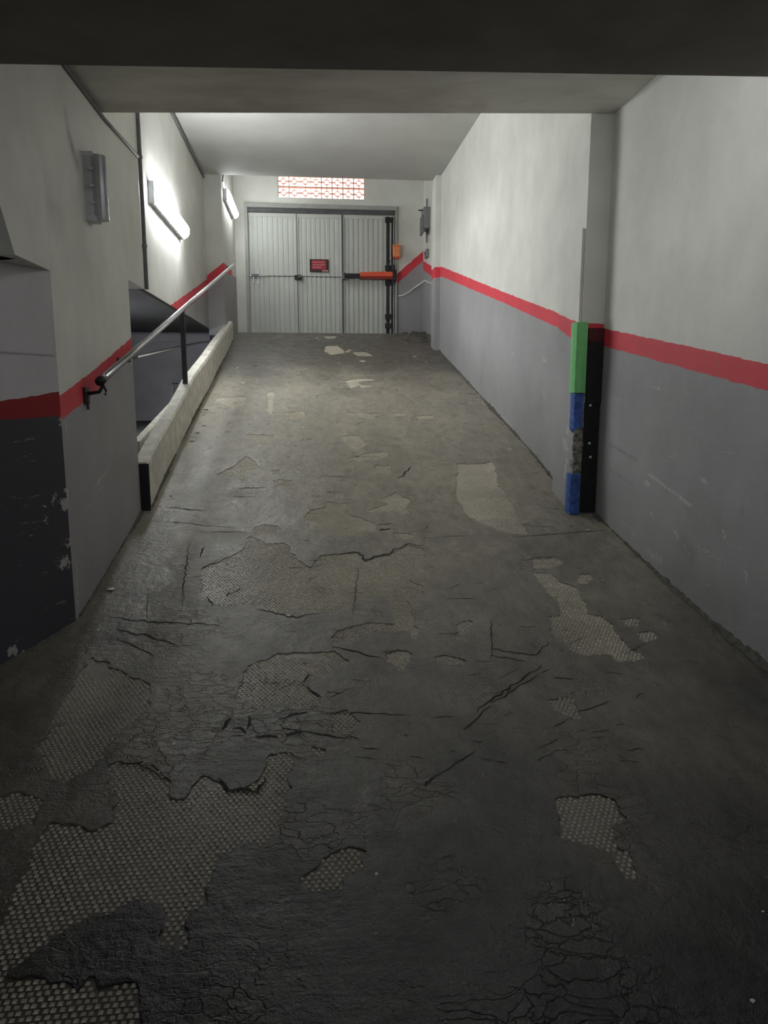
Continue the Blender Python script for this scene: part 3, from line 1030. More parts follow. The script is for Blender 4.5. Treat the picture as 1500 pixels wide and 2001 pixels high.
# straight upper panel over the flare, with a slanting front edge
mb = MB()
e0 = W(30, 510, X=XL_NEAR)[1]; e1 = W(0, 400, X=XL_NEAR)
sl = (e0 - e1[1]) / (e1[2] - ZS)
z1 = 1.75 + H
yb, yt = e0, e0 - sl * (z1 - ZS)
mb.hexa([(XL_NEAR, yb, ZS), (XL_NEAR, Y_CORNER, ZS), (XL_NEAR - .3, Y_CORNER, ZS), (XL_NEAR - .3, yb, ZS),
         (XL_NEAR, yt, z1), (XL_NEAR, Y_CORNER, z1), (XL_NEAR - .3, Y_CORNER, z1), (XL_NEAR - .3, yt, z1)])
o = mb.build('wall_left_upper', M['wall'])
set_attr(o.data, 'band', [9.0] * len(o.data.vertices)); set_attr(o.data, 'chip', [0.0] * len(o.data.vertices))
struct(o, 'pale upper panel with slanting edge above the flared wall end')
# hairline joint across the flared face
mb = MB()
a0, a1 = on_flare(0, 688), on_flare(106, 695)
for i in range(12):
    t0, t1 = i / 12, (i + 1) / 12
    s0, s1 = a0[0] + (a1[0] - a0[0]) * t0, a0[0] + (a1[0] - a0[0]) * t1
    zz0, zz1 = a0[1] + (a1[1] - a0[1]) * t0, a0[1] + (a1[1] - a0[1]) * t1
    q0 = FL + fd * s0 - fn * 0.002; q1 = FL + fd * s1 - fn * 0.002
    h = 0.004
    mb.add([(q0[0], q0[1], zz0 - h), (q1[0], q1[1], zz1 - h), (q1[0], q1[1], zz1 + h), (q0[0], q0[1], zz0 + h)], [(0, 1, 2, 3)])
o = mb.build('plaster_crack', M['stair_wall'], bpy.data.objects['wall_left_flare'])

# far left wall above the stairwell
fb = line_on([(355, 611), (400, 574), (458, 526)], 'X', XL_FAR)
ft = line_on([(340, 592), (400, 549), (455, 510)], 'X', XL_FAR)
wall('wall_left_far', 'X', XL_FAR - .001, [(4.7, 12.2, Z_SOFFIT, Z_CEIL_FAR + 0.02)], fb, ft, -0.15, 0.04,
     strokes_on('X', XL_FAR, [(325, 532, 332, 540, .05, .35)]), label='long upper wall with two lit lamps above the stairwell')
# left return and vestibule side
zr0b, zr0t, zr1b, zr1t = (W(421, 556, Y=Y_PORTAL)[2], W(421, 539, Y=Y_PORTAL)[2], W(453, 531, Y=Y_PORTAL)[2], W(453, 513, Y=Y_PORTAL)[2])
rbx = lambda x, y: zr0b + (zr1b - zr0b) * (x + 1.45) / .25 + 0.10 * (y - Y_PORTAL)
rtx = lambda x, y: (zr0t + (zr1t - zr0t) * (x + 1.45) / .25 + 0.06 * (y - Y_PORTAL)) if y < 12.75 else rbx(x, y) + 0.003
band_box('wall_left_return', -1.45, XL_NEAR, Y_PORTAL, Y_END + 0.1, Z_SOFFIT - 0.1, 4.4 + H, rbx, rtx, two=True, mirror=True)['label'] = 'bright side wall beside the garage door'

# end wall around door and vent
def zpx(y, Y=Y_END):
    return W(650, y, Y=Y)[2]


def xpx(x, Y=Y_END, y=520):
    return W(x, y, Y=Y)[0]


DX0, DX1 = xpx(480), xpx(775)
DZ1 = zpx(402)
BLK = xpx(564) - xpx(543)
VX0 = xpx(543, y=370); VX1 = VX0 + 8 * BLK
VZ0 = zpx(388); VZ1 = VZ0 + 2 * BLK
ec = line_on([(778, 552), (812, 522)], 'Y', Y_END); et = line_on([(778, 533), (812, 503)], 'Y', Y_END)
ebot = lambda u: ec(u) if u > 0.5 else -9.0
etop = lambda u: et(u) if u > 0.5 else -8.0
wall('wall_end', 'Y', Y_END, [(-1.45, DX0, 0.3 + H, 4.4 + H), (DX1, 2.2, 0.3 + H, 4.4 + H), (DX0, DX1, DZ1, VZ0), (DX0, VX0, VZ0, VZ1), (VX1, DX1, VZ0, VZ1), (DX0, DX1, VZ1, 4.4 + H)],
     ebot, etop, 0.2, 0.05, label='end wall around the garage door')

# ------------------------------------------------------------------ ceilings
mb = MB()
yl, yr = W(200, 217, X=XL_NEAR)[1], Y_COL
mb.hexa([(-1.46, 2.2, 1.62 + H), (2.14, 2.2, 1.83 + H), (2.14, yr, 1.83 + H), (-1.46, yl - .02, 1.62 + H),
         (-1.46, 2.2, 3.3 + H), (2.14, 2.2, 3.3 + H), (2.14, yr, 3.3 + H), (-1.46, yl - .02, 3.3 + H)])
struct(mb.build('ceiling', M['ceiling']), 'stained pale underside of the deep beam')
mb = MB()
mb.box((-1.7, yl - 0.1, Z_CEIL_FAR), (2.2, Y_PORTAL, Z_CEIL_FAR + 0.25))
struct(mb.build('ceiling_far', M['ceiling_far']), 'plain pale ceiling over the upper ramp')
mb = MB()
mb.box((-1.6, Y_PORTAL, 4.35 + H), (2.3, Y_END + 0.2, 4.5 + H))
struct(mb.build('ceiling_upper', M['ceiling_far']), 'higher ceiling in front of the garage door')
mb = MB()
mb.box((-1.6, Y_PORTAL - 0.1, Z_CEIL_FAR + 0.25), (2.3, Y_PORTAL, 4.34 + H))
struct(mb.build('wall_downstand', M['ceiling_far']), 'downstand where the ceiling steps up')
# dark garage ceiling whose edge crosses the top of the view
mb = MB()
ga, gb = W(0, 125, Z=1.05 + H), W(1500, 150, Z=1.05 + H)
dxy = (gb - ga)[:2] / (gb - ga)[0]
la = ga[:2] + dxy * (-6.1 - ga[0]); ra = ga[:2] + dxy * (2.12 - ga[0])
mb.prism([(-6.1, -9.1), (6.1, -9.1), (6.1, 1.75), (2.12, 1.75), (ra[0], ra[1]), (la[0], la[1])], 1.05 + H, 1.35 + H)
struct(mb.build('ceiling_near', M['ceiling_dark']), 'dark low garage ceiling edge crossing the top')
def shell(name, a, b, label, mat='garage_wall'):
    mb = MB(); mb.box(a, b)
    struct(mb.build(name, M[mat]), label)


shell('wall_header', (-6.1, 2.0, 1.36 + H), (2.2, 2.25, 3.3 + H), 'wall above the dark garage ceiling edge')
shell('wall_garage_left', (-6.2, -9.0, -0.3), (-6.0, 3.8, 1.04 + H), 'pale garage wall on the stairs side')
shell('wall_garage_back', (-6.2, -9.2, -0.3), (6.2, -9.0, 1.04 + H), 'pale garage wall far behind')
shell('wall_garage_right', (6.0, -9.0, -0.3), (6.2, 1.8, 1.04 + H), 'pale garage wall on the padded column side')
shell('wall_garage_front', (2.25, 1.6, -0.3), (6.0, 1.8, 1.04 + H), 'pale garage wall beside the ramp mouth')
q = FL + fd * 2.2
shell('wall_garage_stair_side', (-6.0, q[1] - 0.05, -0.3), (q[0] - .02, q[1] + 0.15, 1.8 + H), 'pale garage wall beyond the flared face')
shell('ceiling_void', (-6.1, 2.25, 1.76 + H), (-1.47, 5.0, 1.95 + H), 'slab over the void behind the near wall block')
shell('wall_void', (-6.1, 2.0, 1.2 + H), (-1.55, 2.25, 1.95 + H), 'upright slab closing the void behind the near wall block')

# ------------------------------------------------------------------ stairwell
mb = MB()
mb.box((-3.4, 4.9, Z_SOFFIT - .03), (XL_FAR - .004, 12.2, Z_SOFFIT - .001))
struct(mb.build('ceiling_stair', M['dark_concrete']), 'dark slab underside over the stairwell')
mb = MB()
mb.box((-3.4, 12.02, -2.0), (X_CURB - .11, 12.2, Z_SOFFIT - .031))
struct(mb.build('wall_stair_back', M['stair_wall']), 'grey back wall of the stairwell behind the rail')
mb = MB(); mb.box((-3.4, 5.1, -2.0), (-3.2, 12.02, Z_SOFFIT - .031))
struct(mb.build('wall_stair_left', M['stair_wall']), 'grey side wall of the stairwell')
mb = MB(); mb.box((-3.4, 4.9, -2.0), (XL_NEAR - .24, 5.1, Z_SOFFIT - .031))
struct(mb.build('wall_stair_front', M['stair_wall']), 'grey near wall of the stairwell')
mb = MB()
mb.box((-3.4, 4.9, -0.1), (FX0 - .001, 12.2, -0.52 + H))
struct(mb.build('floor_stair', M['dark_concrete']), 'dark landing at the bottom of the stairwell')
mb = MB()
zb0, zb1 = W(270, 668, Y=11.98), W(430, 658, Y=11.98)
mb.box((-3.19, 11.96, zpx(670, 11.97)), (-1.5, 12.019, zpx(655, 11.97)))
struct(mb.build('trim_1', M['stair_wall']), 'pale ledge across the stairwell back wall')

# low parapet between ramp and stairwell
mb = MB()
zt = line_on([(288, 905), (333, 822), (380, 735), (436, 655)], 'X', X_CURB)
ys = np.linspace(5.36, 12.0, 40)
prof_c = [(0.0, 0), (-0.10, 0), (-0.10, 1), (-0.012, 1), (0.0, 0.985)]


def curb_fn(k):
    y = ys[k]
    lo = -0.05; hi = max(zt(y), float(prof(y)) + 0.03)

    def g(u, v):
        return (X_CURB + u + 0.004 * math.sin(y * 3), y, lo + (hi - lo) * v)
    return g


mb.sweep(prof_c, curb_fn, len(ys))
o = mb.build('parapet', M['curb'])
tag(o, 'low pale plastered parapet between the ramp and the stairwell', 'parapet')
mb = MB()
mb.box((X_CURB - 0.10, 5.337, float(prof(5.36)) - 0.1), (X_CURB + 0.006, 5.358, zt(5.36) - 0.01))
e = mb.build('end_plate', M['black'], o)
e['label'] = 'dark end plate of the parapet'

# stair stringer, rail and stub post inside the well
mb = MB()
a, b = W(266, 862, X=-1.40), W(350, 772, X=-1.40)
d = b - a
b2 = a + d * 1.6
mb.hexa([(-1.43, a[1], a[2] - .09), (-1.37, a[1], a[2] - .09), (-1.37, b2[1], b2[2] - .09), (-1.43, b2[1], b2[2] - .09),
         (-1.43, a[1], a[2]), (-1.37, a[1], a[2]), (-1.37, b2[1], b2[2]), (-1.43, b2[1], b2[2])])
tag(mb.build('stair_stringer', M['curb'], None, bevel=0.006), 'pale sloping stair stringer behind the parapet', 'stringer')
mb = MB()
a = W(268, 697, X=-1.95); b = W(428, 661, X=-1.50)
mb.tube([a, b], 0.016, 10)
r_ = thing('stair_rail', 'thin pale rail crossing the stairwell below the handrail', 'rail', tuple(a))
mb.build('rail_tube', M['galv'], r_, True)
mb = MB()
mb.tube([a, a + np.array([-0.05, 0, -0.02])], 0.010, 8)
mb.build('bracket', M['black'], r_)
q = W(345, 783, X=-1.33)
t_ = thing('stub_post', 'short dark stub post standing beside the stair stringer', 'post', (q[0], q[1], -0.0 + q[2] - .1))
hh = W(345, 750, X=-1.33)[2]
mb = MB(); mb.box((q[0] - .03, q[1] - .03, q[2] - .25), (q[0] + .03, q[1] + .03, hh)); mb.build('post', M['pipe_grey'], t_, bevel=.004)
mb = MB(); mb.box((q[0] - .034, q[1] - .034, hh), (q[0] + .034, q[1] + .034, hh + .008)); mb.build('cap', M['black'], t_)

# ------------------------------------------------------------------ handrail
XH = -1.11
ha, hb = W(199, 742, X=XH), W(456, 517, X=XH)
hr = thing('handrail', 'shiny galvanised handrail tube rising along the parapet', 'handrail', tuple(ha))
mb = MB(); mb.tube([ha, ha + (hb - ha) * 0.5, hb], 0.021, 16)
mb.build('tube', M['galv'], hr, True)


def on_rail(t):
    return ha + (hb - ha) * t


mb = MB()                                                   # black end fitting clamped on the wall
mb.tube([ha + (hb - ha) * -0.006, ha + (hb - ha) * 0.004], 0.025, 14)
mb.build('end_cap', M['black'], hr, True)
mb = MB()
c0 = ha + np.array([0.0, 0.02, -0.03])
mb.tube([c0, c0 + np.array([-0.02, -0.01, -0.035]), c0 + np.array([XL_NEAR - XH + 0.01, -0.02, -0.045])], 0.010, 8)
mb.tube([c0, c0 + np.array([0.0, 0.05, -0.03]), c0 + np.array([0.0, 0.03, -0.05])], 0.007, 8)
mb.box((XL_NEAR, c0[1] - 0.07, c0[2] - 0.10), (XL_NEAR + 0.012, c0[1] + 0.01, c0[2] - 0.01))
mb.tube([c0 + np.array([XL_NEAR - XH + 0.012, -0.04, -0.05]), c0 + np.array([XL_NEAR - XH + 0.015, -0.045, -0.13])], 0.008, 8)
mb.build('wall_bracket', M['black'], hr)
for t in (0.095,):
    c = on_rail(t)
    mb = MB()
    mb.tube([c, c + np.array([-0.02, 0, -0.05]), np.array([XL_NEAR + .004, c[1], c[2] - 0.06])], 0.009, 8)
    mb.box((XL_NEAR, c[1] - .03, c[2] - .09), (XL_NEAR + .008, c[1] + .03, c[2] - .03))
    mb.build('wall_bracket', M['black'], hr)
pp = W(362, 748, X=X_CURB - 0.05)
tt = (pp[1] - ha[1]) / (hb[1] - ha[1])
top = on_rail(tt)
mb = MB()
mb.box((pp[0] - .022, pp[1] - .022, zt(pp[1]) - 0.003), (pp[0] + .022, pp[1] + .022, top[2] - 0.06))
mb.tube([(pp[0], pp[1], top[2] - .07), (top[0], top[1], top[2] - .015)], 0.012, 8)
o = mb.build('post', M['post'], hr)
o['label'] = 'dark upright post carrying the handrail'
c = on_rail(0.985)
mb = MB(); mb.tube([c, c + np.array([-0.05, 0, -0.03]), np.array([XL_NEAR + .002, c[1] + .0, c[2] - 0.03])], 0.010, 8)
mb.build('wall_bracket', M['black'], hr)

# ------------------------------------------------------------------ lamps
def batten(p0, p1, width, label, group, lit=True, face=(1.0, 0, 0), glow='lit'):
    """fluorescent batten along p0-p1 on a wall facing +X: housing, rounded diffuser, end caps, clips"""
    p0 = np.array(p0); p1 = np.array(p1)
    t_ = thing('fluorescent_lamp' if lit else 'dead_lamp', label, 'lamp', tuple((p0 + p1) / 2), group)
    d = (p1 - p0); L = np.linalg.norm(d); d = d / L
    ux = np.array(face, float); uv = np.cross(d, ux); uv /= np.linalg.norm(uv)
    if uv[2] < -1e-6:
        uv = -uv
    w = width / 2

    def sw(profile, a, b, name, mat, smooth=False, bev=0.0):
        mb = MB()
        mb.sweep(profile, lambda k: (lambda u, v: p0 + d * (a + (b - a) * k) + ux * u + uv * v), 2)
        return mb.build(name, mat, t_, smooth, bev)
    h = 0.045
    hs = sw([(0, -w * .9), (h, -w), (h, w), (0, w * .9)], 0.0, L, 'housing', M['lamp_body'])
    n = 10
    arc = [(h + 0.068 * math.sin(math.pi * k / n), -w * .93 * math.cos(math.pi * k / n)) for k in range(n + 1)]
    df = sw(arc, 0.006, L - 0.006, 'diffuser', M[glow] if lit else M['dead'])
    cap = [(0.0, -w * 1.03), (h + .012, -w * 1.03), (h + .012, w * 1.03), (0.0, w * 1.03)]
    sw(cap, -0.004, 0.022, 'end_cap', M['lamp_body'])
    sw(cap, L - 0.022, L + 0.004, 'end_cap', M['lamp_body'])
    for f in (0.25, 0.5, 0.75):
        for s_ in (-1, 1):
            mb = MB()
            c = p0 + d * L * f + uv * s_ * w + ux * h
            mb.box(c - np.array([.012, .012, .006]), c + np.array([.012, .012, .006]))
            mb.build('clip', M['galv'], hs)
    return t_


a, b = W(289, 377, X=XL_FAR), W(351, 449, X=XL_FAR)
b[2] = a[2] = (a[2] + b[2]) / 2
batten((XL_FAR, a[1], a[2]), (XL_FAR, b[1], b[2]), 0.19, 'large lit fluorescent wall lamp above the stair opening', 'fluorescent lamps on the long wall')
a, b = W(462, 445, X=XL_NEAR), W(477, 470, X=XL_NEAR)
b[2] = a[2] = (a[2] + b[2]) / 2
batten((XL_NEAR, 11.75, a[2]), (XL_NEAR, 13.05, a[2]), 0.15, 'smaller looking lit fluorescent lamp close to the garage door', 'fluorescent lamps on the long wall', glow='lit_old')
a, b = W(163, 300, X=XL_NEAR), W(175, 434, X=XL_NEAR)
ym = (a[1] + b[1]) / 2
batten((XL_NEAR, ym, b[2]), (XL_NEAR, ym, a[2]), 0.105, 'unlit grey wall lamp mounted upright on the near wall block', None, lit=False)

# unseen lamps added as fill light: one low on the stairwell wall, two on the garage ceiling far behind the view
batten((-3.2, 7.6, 0.2 + H), (-3.2, 8.8, 0.2 + H), 0.12, 'added fill lamp, unseen inside the stairwell', None, glow='fill_stair')
for gx_, lab in ((-3.2, 'added unseen fill lamp on the garage ceiling behind the view towards the stairs side'), (3.4, 'added unseen fill lamp on the garage ceiling behind the view towards the padded column side')):
    batten((gx_ - .75, -6.0, 1.05 + H), (gx_ + .75, -6.0, 1.05 + H), 0.15, lab, 'added garage fill lamps', face=(0, 0, -1.0), glow='lit')

batten((0.45, 3.1, 1.70 + H), (1.65, 3.1, 1.77 + H), 0.15, 'added fill lamp on the pale ceiling hidden behind the dark ceiling edge', None, face=(0, 0, -1.0), glow='fill_bay')  # unseen lamp added to fill the near bay with light

# conduits on the left wall
zc = Z_CEIL_FAR - 0.05
mb = MB()
q = W(268, 300, X=XL_FAR)
mb.tube([(XL_FAR + .02, 7.06, Z_SOFFIT), (XL_FAR + .02, 7.06, zc - .03)], 0.018, 12)
t_ = thing('drain_pipe', 'grey vertical pipe on the long wall beside the large lamp', 'pipe', (XL_FAR, 7.06, Z_SOFFIT))
mb.build('pipe', M['pipe_grey'], t_, True)
for z in (1.25, 2.0, 2.7):
    mb = MB(); mb.tube([(XL_FAR + .02, 7.06, z + H - .012), (XL_FAR + .02, 7.06, z + H + .012)], 0.024, 12); mb.build('clamp', M['pipe_grey'], t_)
mb = MB()
zc = Z_CEIL_FAR - 0.05
mb.tube([(XL_FAR + .014, 5.2, zc), (XL_FAR + .014, Y_PORTAL - .02, zc)], 0.011, 8)
tag(mb.build('electric_conduit', M['pipe_grey'], None, True), 'thin dark conduit running under the upper ceiling edge', 'conduit')
mb = MB()
zl2 = W(466, 440, X=XL_NEAR)[2]
mb.tube([(XL_NEAR + .014, 11.6, zc - .02), (XL_NEAR + .014, 11.9, zl2 + .35), (XL_NEAR + .014, 12.2, zl2 + .13)], 0.009, 8)
tag(mb.build('electric_conduit', M['pipe_grey'], None, True), 'short conduit dropping to the far lamp by the door', 'conduit')
mb = MB()
mb.tube([(XL_NEAR + .01, Y_CORNER - .6, 1.60 + H), (XL_NEAR + .01, yl, 1.60 + H), (XL_NEAR + .008, Y_BLOCK_END, 1.655 + H)], 0.010, 8)
tag(mb.build('electric_conduit', M['pipe_grey'], None, True), 'thin conduit along the top edge of the near wall block', 'conduit')

# ------------------------------------------------------------------ garage door
door = thing('door_1', 'pale green-grey folding garage door of ribbed sheet steel', 'door', ((DX0 + DX1) / 2, Y_END, 0.93 + H))
door['kind'] = 'structure'
ZD = 0.90 + H
YF = Y_END + 0.02
mb = MB()
mb.box((DX0, Y_END - .05, ZD), (DX0 + .055, Y_END + .12, DZ1)); mb.build('frame_post', M['door_frame'], door)
mb = MB()
mb.box((DX1 - .035, Y_END - .05, ZD), (DX1, Y_END + .12, DZ1)); mb.build('frame_post', M['door_frame'], door)
mb = MB()
mb.box((DX0, Y_END - .07, zpx(410)), (DX1, Y_END + .12, DZ1)); mb.build('head_rail', M['door_frame'], door, bevel=.006)
mb = MB()
mb.box((DX0 + .05, Y_END - .035, zpx(418)), (DX1 - .03, Y_END + .12, zpx(411))); mb.build('head_rail', M['door_dark'], door)


def ribbed(x0, x1, z0, z1, name, parent, depth=0.012, per=0.085):
    mb = MB()
    n = max(1, round((x1 - x0) / per)); p = (x1 - x0) / n
    xs = []; ys_ = []
    for k in range(n):
        b_ = x0 + k * p
        for f, dpt in ((0.0, 0), (0.62, 0), (0.70, depth), (0.92, depth), (0.999, 0)):
            xs.append(b_ + f * p); ys_.append(YF + dpt)
    m = len(xs)
    V = [(x, y, z0) for x, y in zip(xs, ys_)] + [(x, y, z1) for x, y in zip(xs, ys_)] + [(x, YF + .03, z0) for x in xs] + [(x, YF + .03, z1) for x in xs]
    Fc = []
    for i in range(m - 1):
        Fc += [(i, i + 1, m + i + 1, m + i), (2 * m + i, 2 * m + i + 1, i + 1, i), (m + i, m + i + 1, 3 * m + i + 1, 3 * m + i), (2 * m + i, 3 * m + i, 3 * m + i + 1, 2 * m + i + 1)]
    Fc += [(0, m, 3 * m, 2 * m), (m - 1, 2 * m - 1, 4 * m - 1, 3 * m - 1)]
    mb.add(V, Fc)
    return mb.build(name, M['door'], parent)


ZT = zpx(419); ZM = zpx(541)
for (a, b, dep, lab) in ((488, 577, 0.009, None), (584, 666, 0.009, None), (674, 751, 0.016, None)):
    lf = thing('leaf', '', '', ((xpx(a) + xpx(b)) / 2, YF, ZD))
    del lf['label']; del lf['category']
    lf.parent = door
    lf.location = tuple(np.array(lf['_w']) - np.array(door['_w']))
    x0, x1 = xpx(a), xpx(b)
    ribbed(x0, x1, ZM + .008, ZT - .06, 'upper_panel', lf, dep * 0.6 if dep < .012 else dep)
    ribbed(x0, x1, ZD, ZM - .008, 'lower_panel', lf, dep * 1.3)
    mb = MB(); mb.box((x0 - .004, YF - .012, ZT - .06), (x1 + .004, YF + .04, ZT)); mb.build('top_rail', M['door'], lf)
    mb = MB(); mb.box((x0, YF + .004, ZM - .012), (x1, YF + .03, ZM + .012)); mb.build('mid_joint', M['door_dark'], lf)
    for s_, (u0, u1) in (('l', (x0 - .032, x0 - .002)), ('r', (x1 + .002, x1 + .026))):
        mb = MB(); mb.box((u0, YF - .014, ZD), (u1, YF + .045, ZT - .0)); mb.build('stile', M['door'] if not (a > 600 and s_ == 'l') else M['door_frame'], lf)
for x0_, x1_ in ((580.0, 581.6), (667.5, 671.0)):
    mb = MB(); mb.box((xpx(x0_), YF - .0155, ZD), (xpx(x1_), YF + .0, ZT)); mb.build('leaf_gap', M['door_dark'], door)
# dark hinge gaps and rods
mb = MB(); mb.box((DX0 + .05, YF + .03, ZD), (DX1 - .03, YF + .06, ZT)); mb.build('backing', M['door_dark'], door)
for x in (755, 763, 769):
    mb = MB(); mb.tube([(xpx(x), YF - .02, ZD + .02), (xpx(x), YF - .02, ZT - .02)], 0.017 if x == 763 else 0.011, 8)
    mb.build('lock_rod', M['door_dark'] if x == 755 else M['door_frame'], door)
for y in (428, 522, 552, 618, 636):
    mb = MB(); mb.box((xpx(752), YF - .045, zpx(y + 5)), (xpx(766), YF, zpx(y - 5))); mb.build('hinge', M['black'], door)
mb = MB()
mb.box((xpx(575), YF - .06, zpx(548)), (xpx(589), YF - .012, zpx(539))); mb.build('lock_box', M['black'], door, bevel=.005)
mb = MB()
mb.tube([(xpx(581), YF - .065, zpx(543)), (xpx(583), YF - .09, zpx(543)), (xpx(589), YF - .09, zpx(542))], .008, 8); mb.build('lever', M['galv'], door)
mb = MB()
mb.box((xpx(490), YF - .04, zpx(543)), (xpx(505), YF - .01, zpx(538))); mb.build('bolt', M['pipe_grey'], door)
mb = MB()
mb.tube([(xpx(484), YF - .03, zpx(541)), (xpx(520), YF - .03, zpx(541))], .008, 8); mb.build('bolt_rod', M['galv'], door)
for x in (494, 504):
    mb = MB(); mb.box((xpx(x) - .008, YF - .02, zpx(556)), (xpx(x) + .008, YF - .004, zpx(525))); mb.build('strap', M['galv'], door)

# sign on the middle leaf: dark plate, red field, three rows of lettering too small to read
sg = thing('warning_sign', 'small red and black warning sign on the garage door', 'sign', (xpx(623.5), YF - .02, zpx(532)))
mb = MB(); mb.box((xpx(605), YF - .022, zpx(532)), (xpx(642), YF - .014, zpx(507))); mb.build('plate', M['sign_black'], sg)
mb = MB(); mb.box((xpx(609), YF - .026, zpx(527)), (xpx(637), YF - .021, zpx(509))); mb.build('red_field', M['sign_red'], sg)
rnd = random.Random(2)
for row, y in enumerate((513, 518, 523)):
    mb = MB()
    x = 611
    while x < (634 if row < 2 else 628):
        wd = rnd.uniform(1.2, 3.4)
        mb.box((xpx(x), YF - .029, zpx(y + 1.1)), (xpx(min(x + wd, 635)), YF - .025, zpx(y - 1.1)))
        x += wd + 0.8
    mb.build('lettering', M['sign_pale'], sg)
mb = MB(); mb.box((xpx(629), YF - .026, zpx(531)), (xpx(641), YF - .021, zpx(528))); mb.build('footer_strip', M['sign_pale'], sg)

# ------------------------------------------------------------------ vent of pierced blocks above the door
vent = thing('window_1', 'row of pierced terracotta vent blocks glowing above the garage door', 'vent', ((VX0 + VX1) / 2, Y_END, VZ0))
vent['kind'] = 'structure'


def breeze_mesh():
    me = bpy.data.meshes.new('breeze_block')
    bm = bmesh.new()
    s_ = BLK; D = 0.10

    def bx(x0, x1, z0, z1, y0=0.0, y1=D):
        g = bmesh.ops.create_cube(bm, size=1.0)
        for v in g['verts']:
            v.co = ((x0 + x1) / 2 + v.co.x * (x1 - x0), (y0 + y1) / 2 + v.co.y * (y1 - y0), (z0 + z1) / 2 + v.co.z * (z1 - z0))
    t = 0.008
    bx(-s_ / 2 + .001, s_ / 2 - .001, 0.001, t); bx(-s_ / 2 + .001, s_ / 2 - .001, s_ - t, s_ - .001)
    bx(-s_ / 2 + .001, -s_ / 2 + t, t, s_ - t); bx(s_ / 2 - t, s_ / 2 - .001, t, s_ - t)
    n = 12; r0, r1 = s_ * 0.21, s_ * 0.25
    ring = []
    for k in range(n):
        a = 2 * math.pi * k / n
        ring.append([bm.verts.new((r * math.cos(a), y, s_ / 2 + r * math.sin(a))) for r, y in ((r0, .01), (r1, .01), (r1, D - .01), (r0, D - .01))])
    for k in range(n):
        A, B = ring[k], ring[(k + 1) % n]
        for j in range(4):
            bm.faces.new((A[j], A[(j + 1) % 4], B[(j + 1) % 4], B[j]))
    h = s_ / 2
    bx(-.005, .005, t, h - r1 + .003, .01, D - .01); bx(-.005, .005, h + r1 - .003, s_ - t, .01, D - .01)
    bx(-h + t, -r1 + .003, h - .005, h + .005, .01, D - .01); bx(r1 - .003, h - t, h - .005, h + .005, .01, D - .01)
    bmesh.ops.recalc_face_normals(bm, faces=bm.faces)
    bm.to_mesh(me); bm.free()
    me.materials.append(M['terracotta'])
    return me


bmz = breeze_mesh()
for i in range(8):
    for j in range(2):
        o = bpy.data.objects.new('breeze_block', bmz)
        col.objects.link(o); o.parent = vent
        o.location = (VX0 + BLK * (i + 0.5) - (VX0 + VX1) / 2, 0.03, BLK * j)

# ------------------------------------------------------------------ door operator
op = thing('door_operator', 'orange swing door motor with black arm across the garage door', 'motor', (xpx(760), YF - .1, zpx(540)))
YO = YF - 0.13
mb = MB()
x0, x1 = xpx(703, YO), xpx(767, YO)
z0, z1 = zpx(545, YO), zpx(529, YO)
mb.hexa([(x0, YO - .05, z0 + .045), (x1, YO - .06, z0 + .045), (x1, YO + .06, z0 + .045), (x0, YO + .05, z0 + .045),
         (x0, YO - .035, z1 - .02), (x1, YO - .05, z1), (x1, YO + .05, z1), (x0, YO + .035, z1 - .02)])
mbody = mb.build('motor_body', M['orange'], op, bevel=.012)
mb = MB(); mb.box((x0 - .005, YO - .052, z0), (x1, YO + .052, z0 + .044)); mb.build('lower_rail', M['red_dark'], mbody, bevel=.006)
mb = MB(); mb.box((xpx(672, YO), YO - .03, zpx(543, YO)), (x0, YO + .03, zpx(534, YO))); mb.build('arm', M['black'], op, bevel=.006)
mb = MB(); mb.box((xpx(669, YO), YO - .02, zpx(545, YO)), (xpx(674, YO), YF - .01, zpx(532, YO))); mb.build('arm_bracket', M['pipe_grey'], op)
mb = MB()
mb.box((xpx(762, YO), YO - .05, zpx(546, YO)), (xpx(774, YO), YO + .06, zpx(526, YO)))
mb.tube([(xpx(768, YO), YO, zpx(552, YO)), (xpx(768, YO), YO, zpx(516, YO))], .03, 10)
mb.box((xpx(764, YO), YO, zpx(540, YO)), (xpx(775, YO), Y_END - .0, zpx(532, YO)))
mb.build('pivot_mount', M['black'], op)
mb = MB(); mb.tube([(xpx(757, YO), YO - .02, zpx(527, YO)), (xpx(757, YO), YO - .02, zpx(514, YO)), (xpx(762, YO), YO, zpx(508, YO))], .012, 8); mb.build('release_lever', M['black'], op)

# orange warning beacon
bc = thing('warning_beacon', 'orange plastic warning beacon on the frame beside the garage door', 'beacon', (xpx(773), Y_END - .06, zpx(505)))
mb = MB(); mb.box((xpx(766), Y_END - .13, zpx(502)), (xpx(780), Y_END - .05, zpx(481))); mb.build('lens', M['beacon'], bc, bevel=.014)
mb = MB(); mb.box((xpx(765.5), Y_END - .135, zpx(481)), (xpx(780.5), Y_END - .045, zpx(478))); mb.build('top_cap', M['beacon'], bc, bevel=.004)
mb = MB(); mb.box((xpx(768), Y_END - .12, zpx(505)), (xpx(778), Y_END - .0, zpx(502))); mb.build('base', M['orange'], bc, bevel=.004)

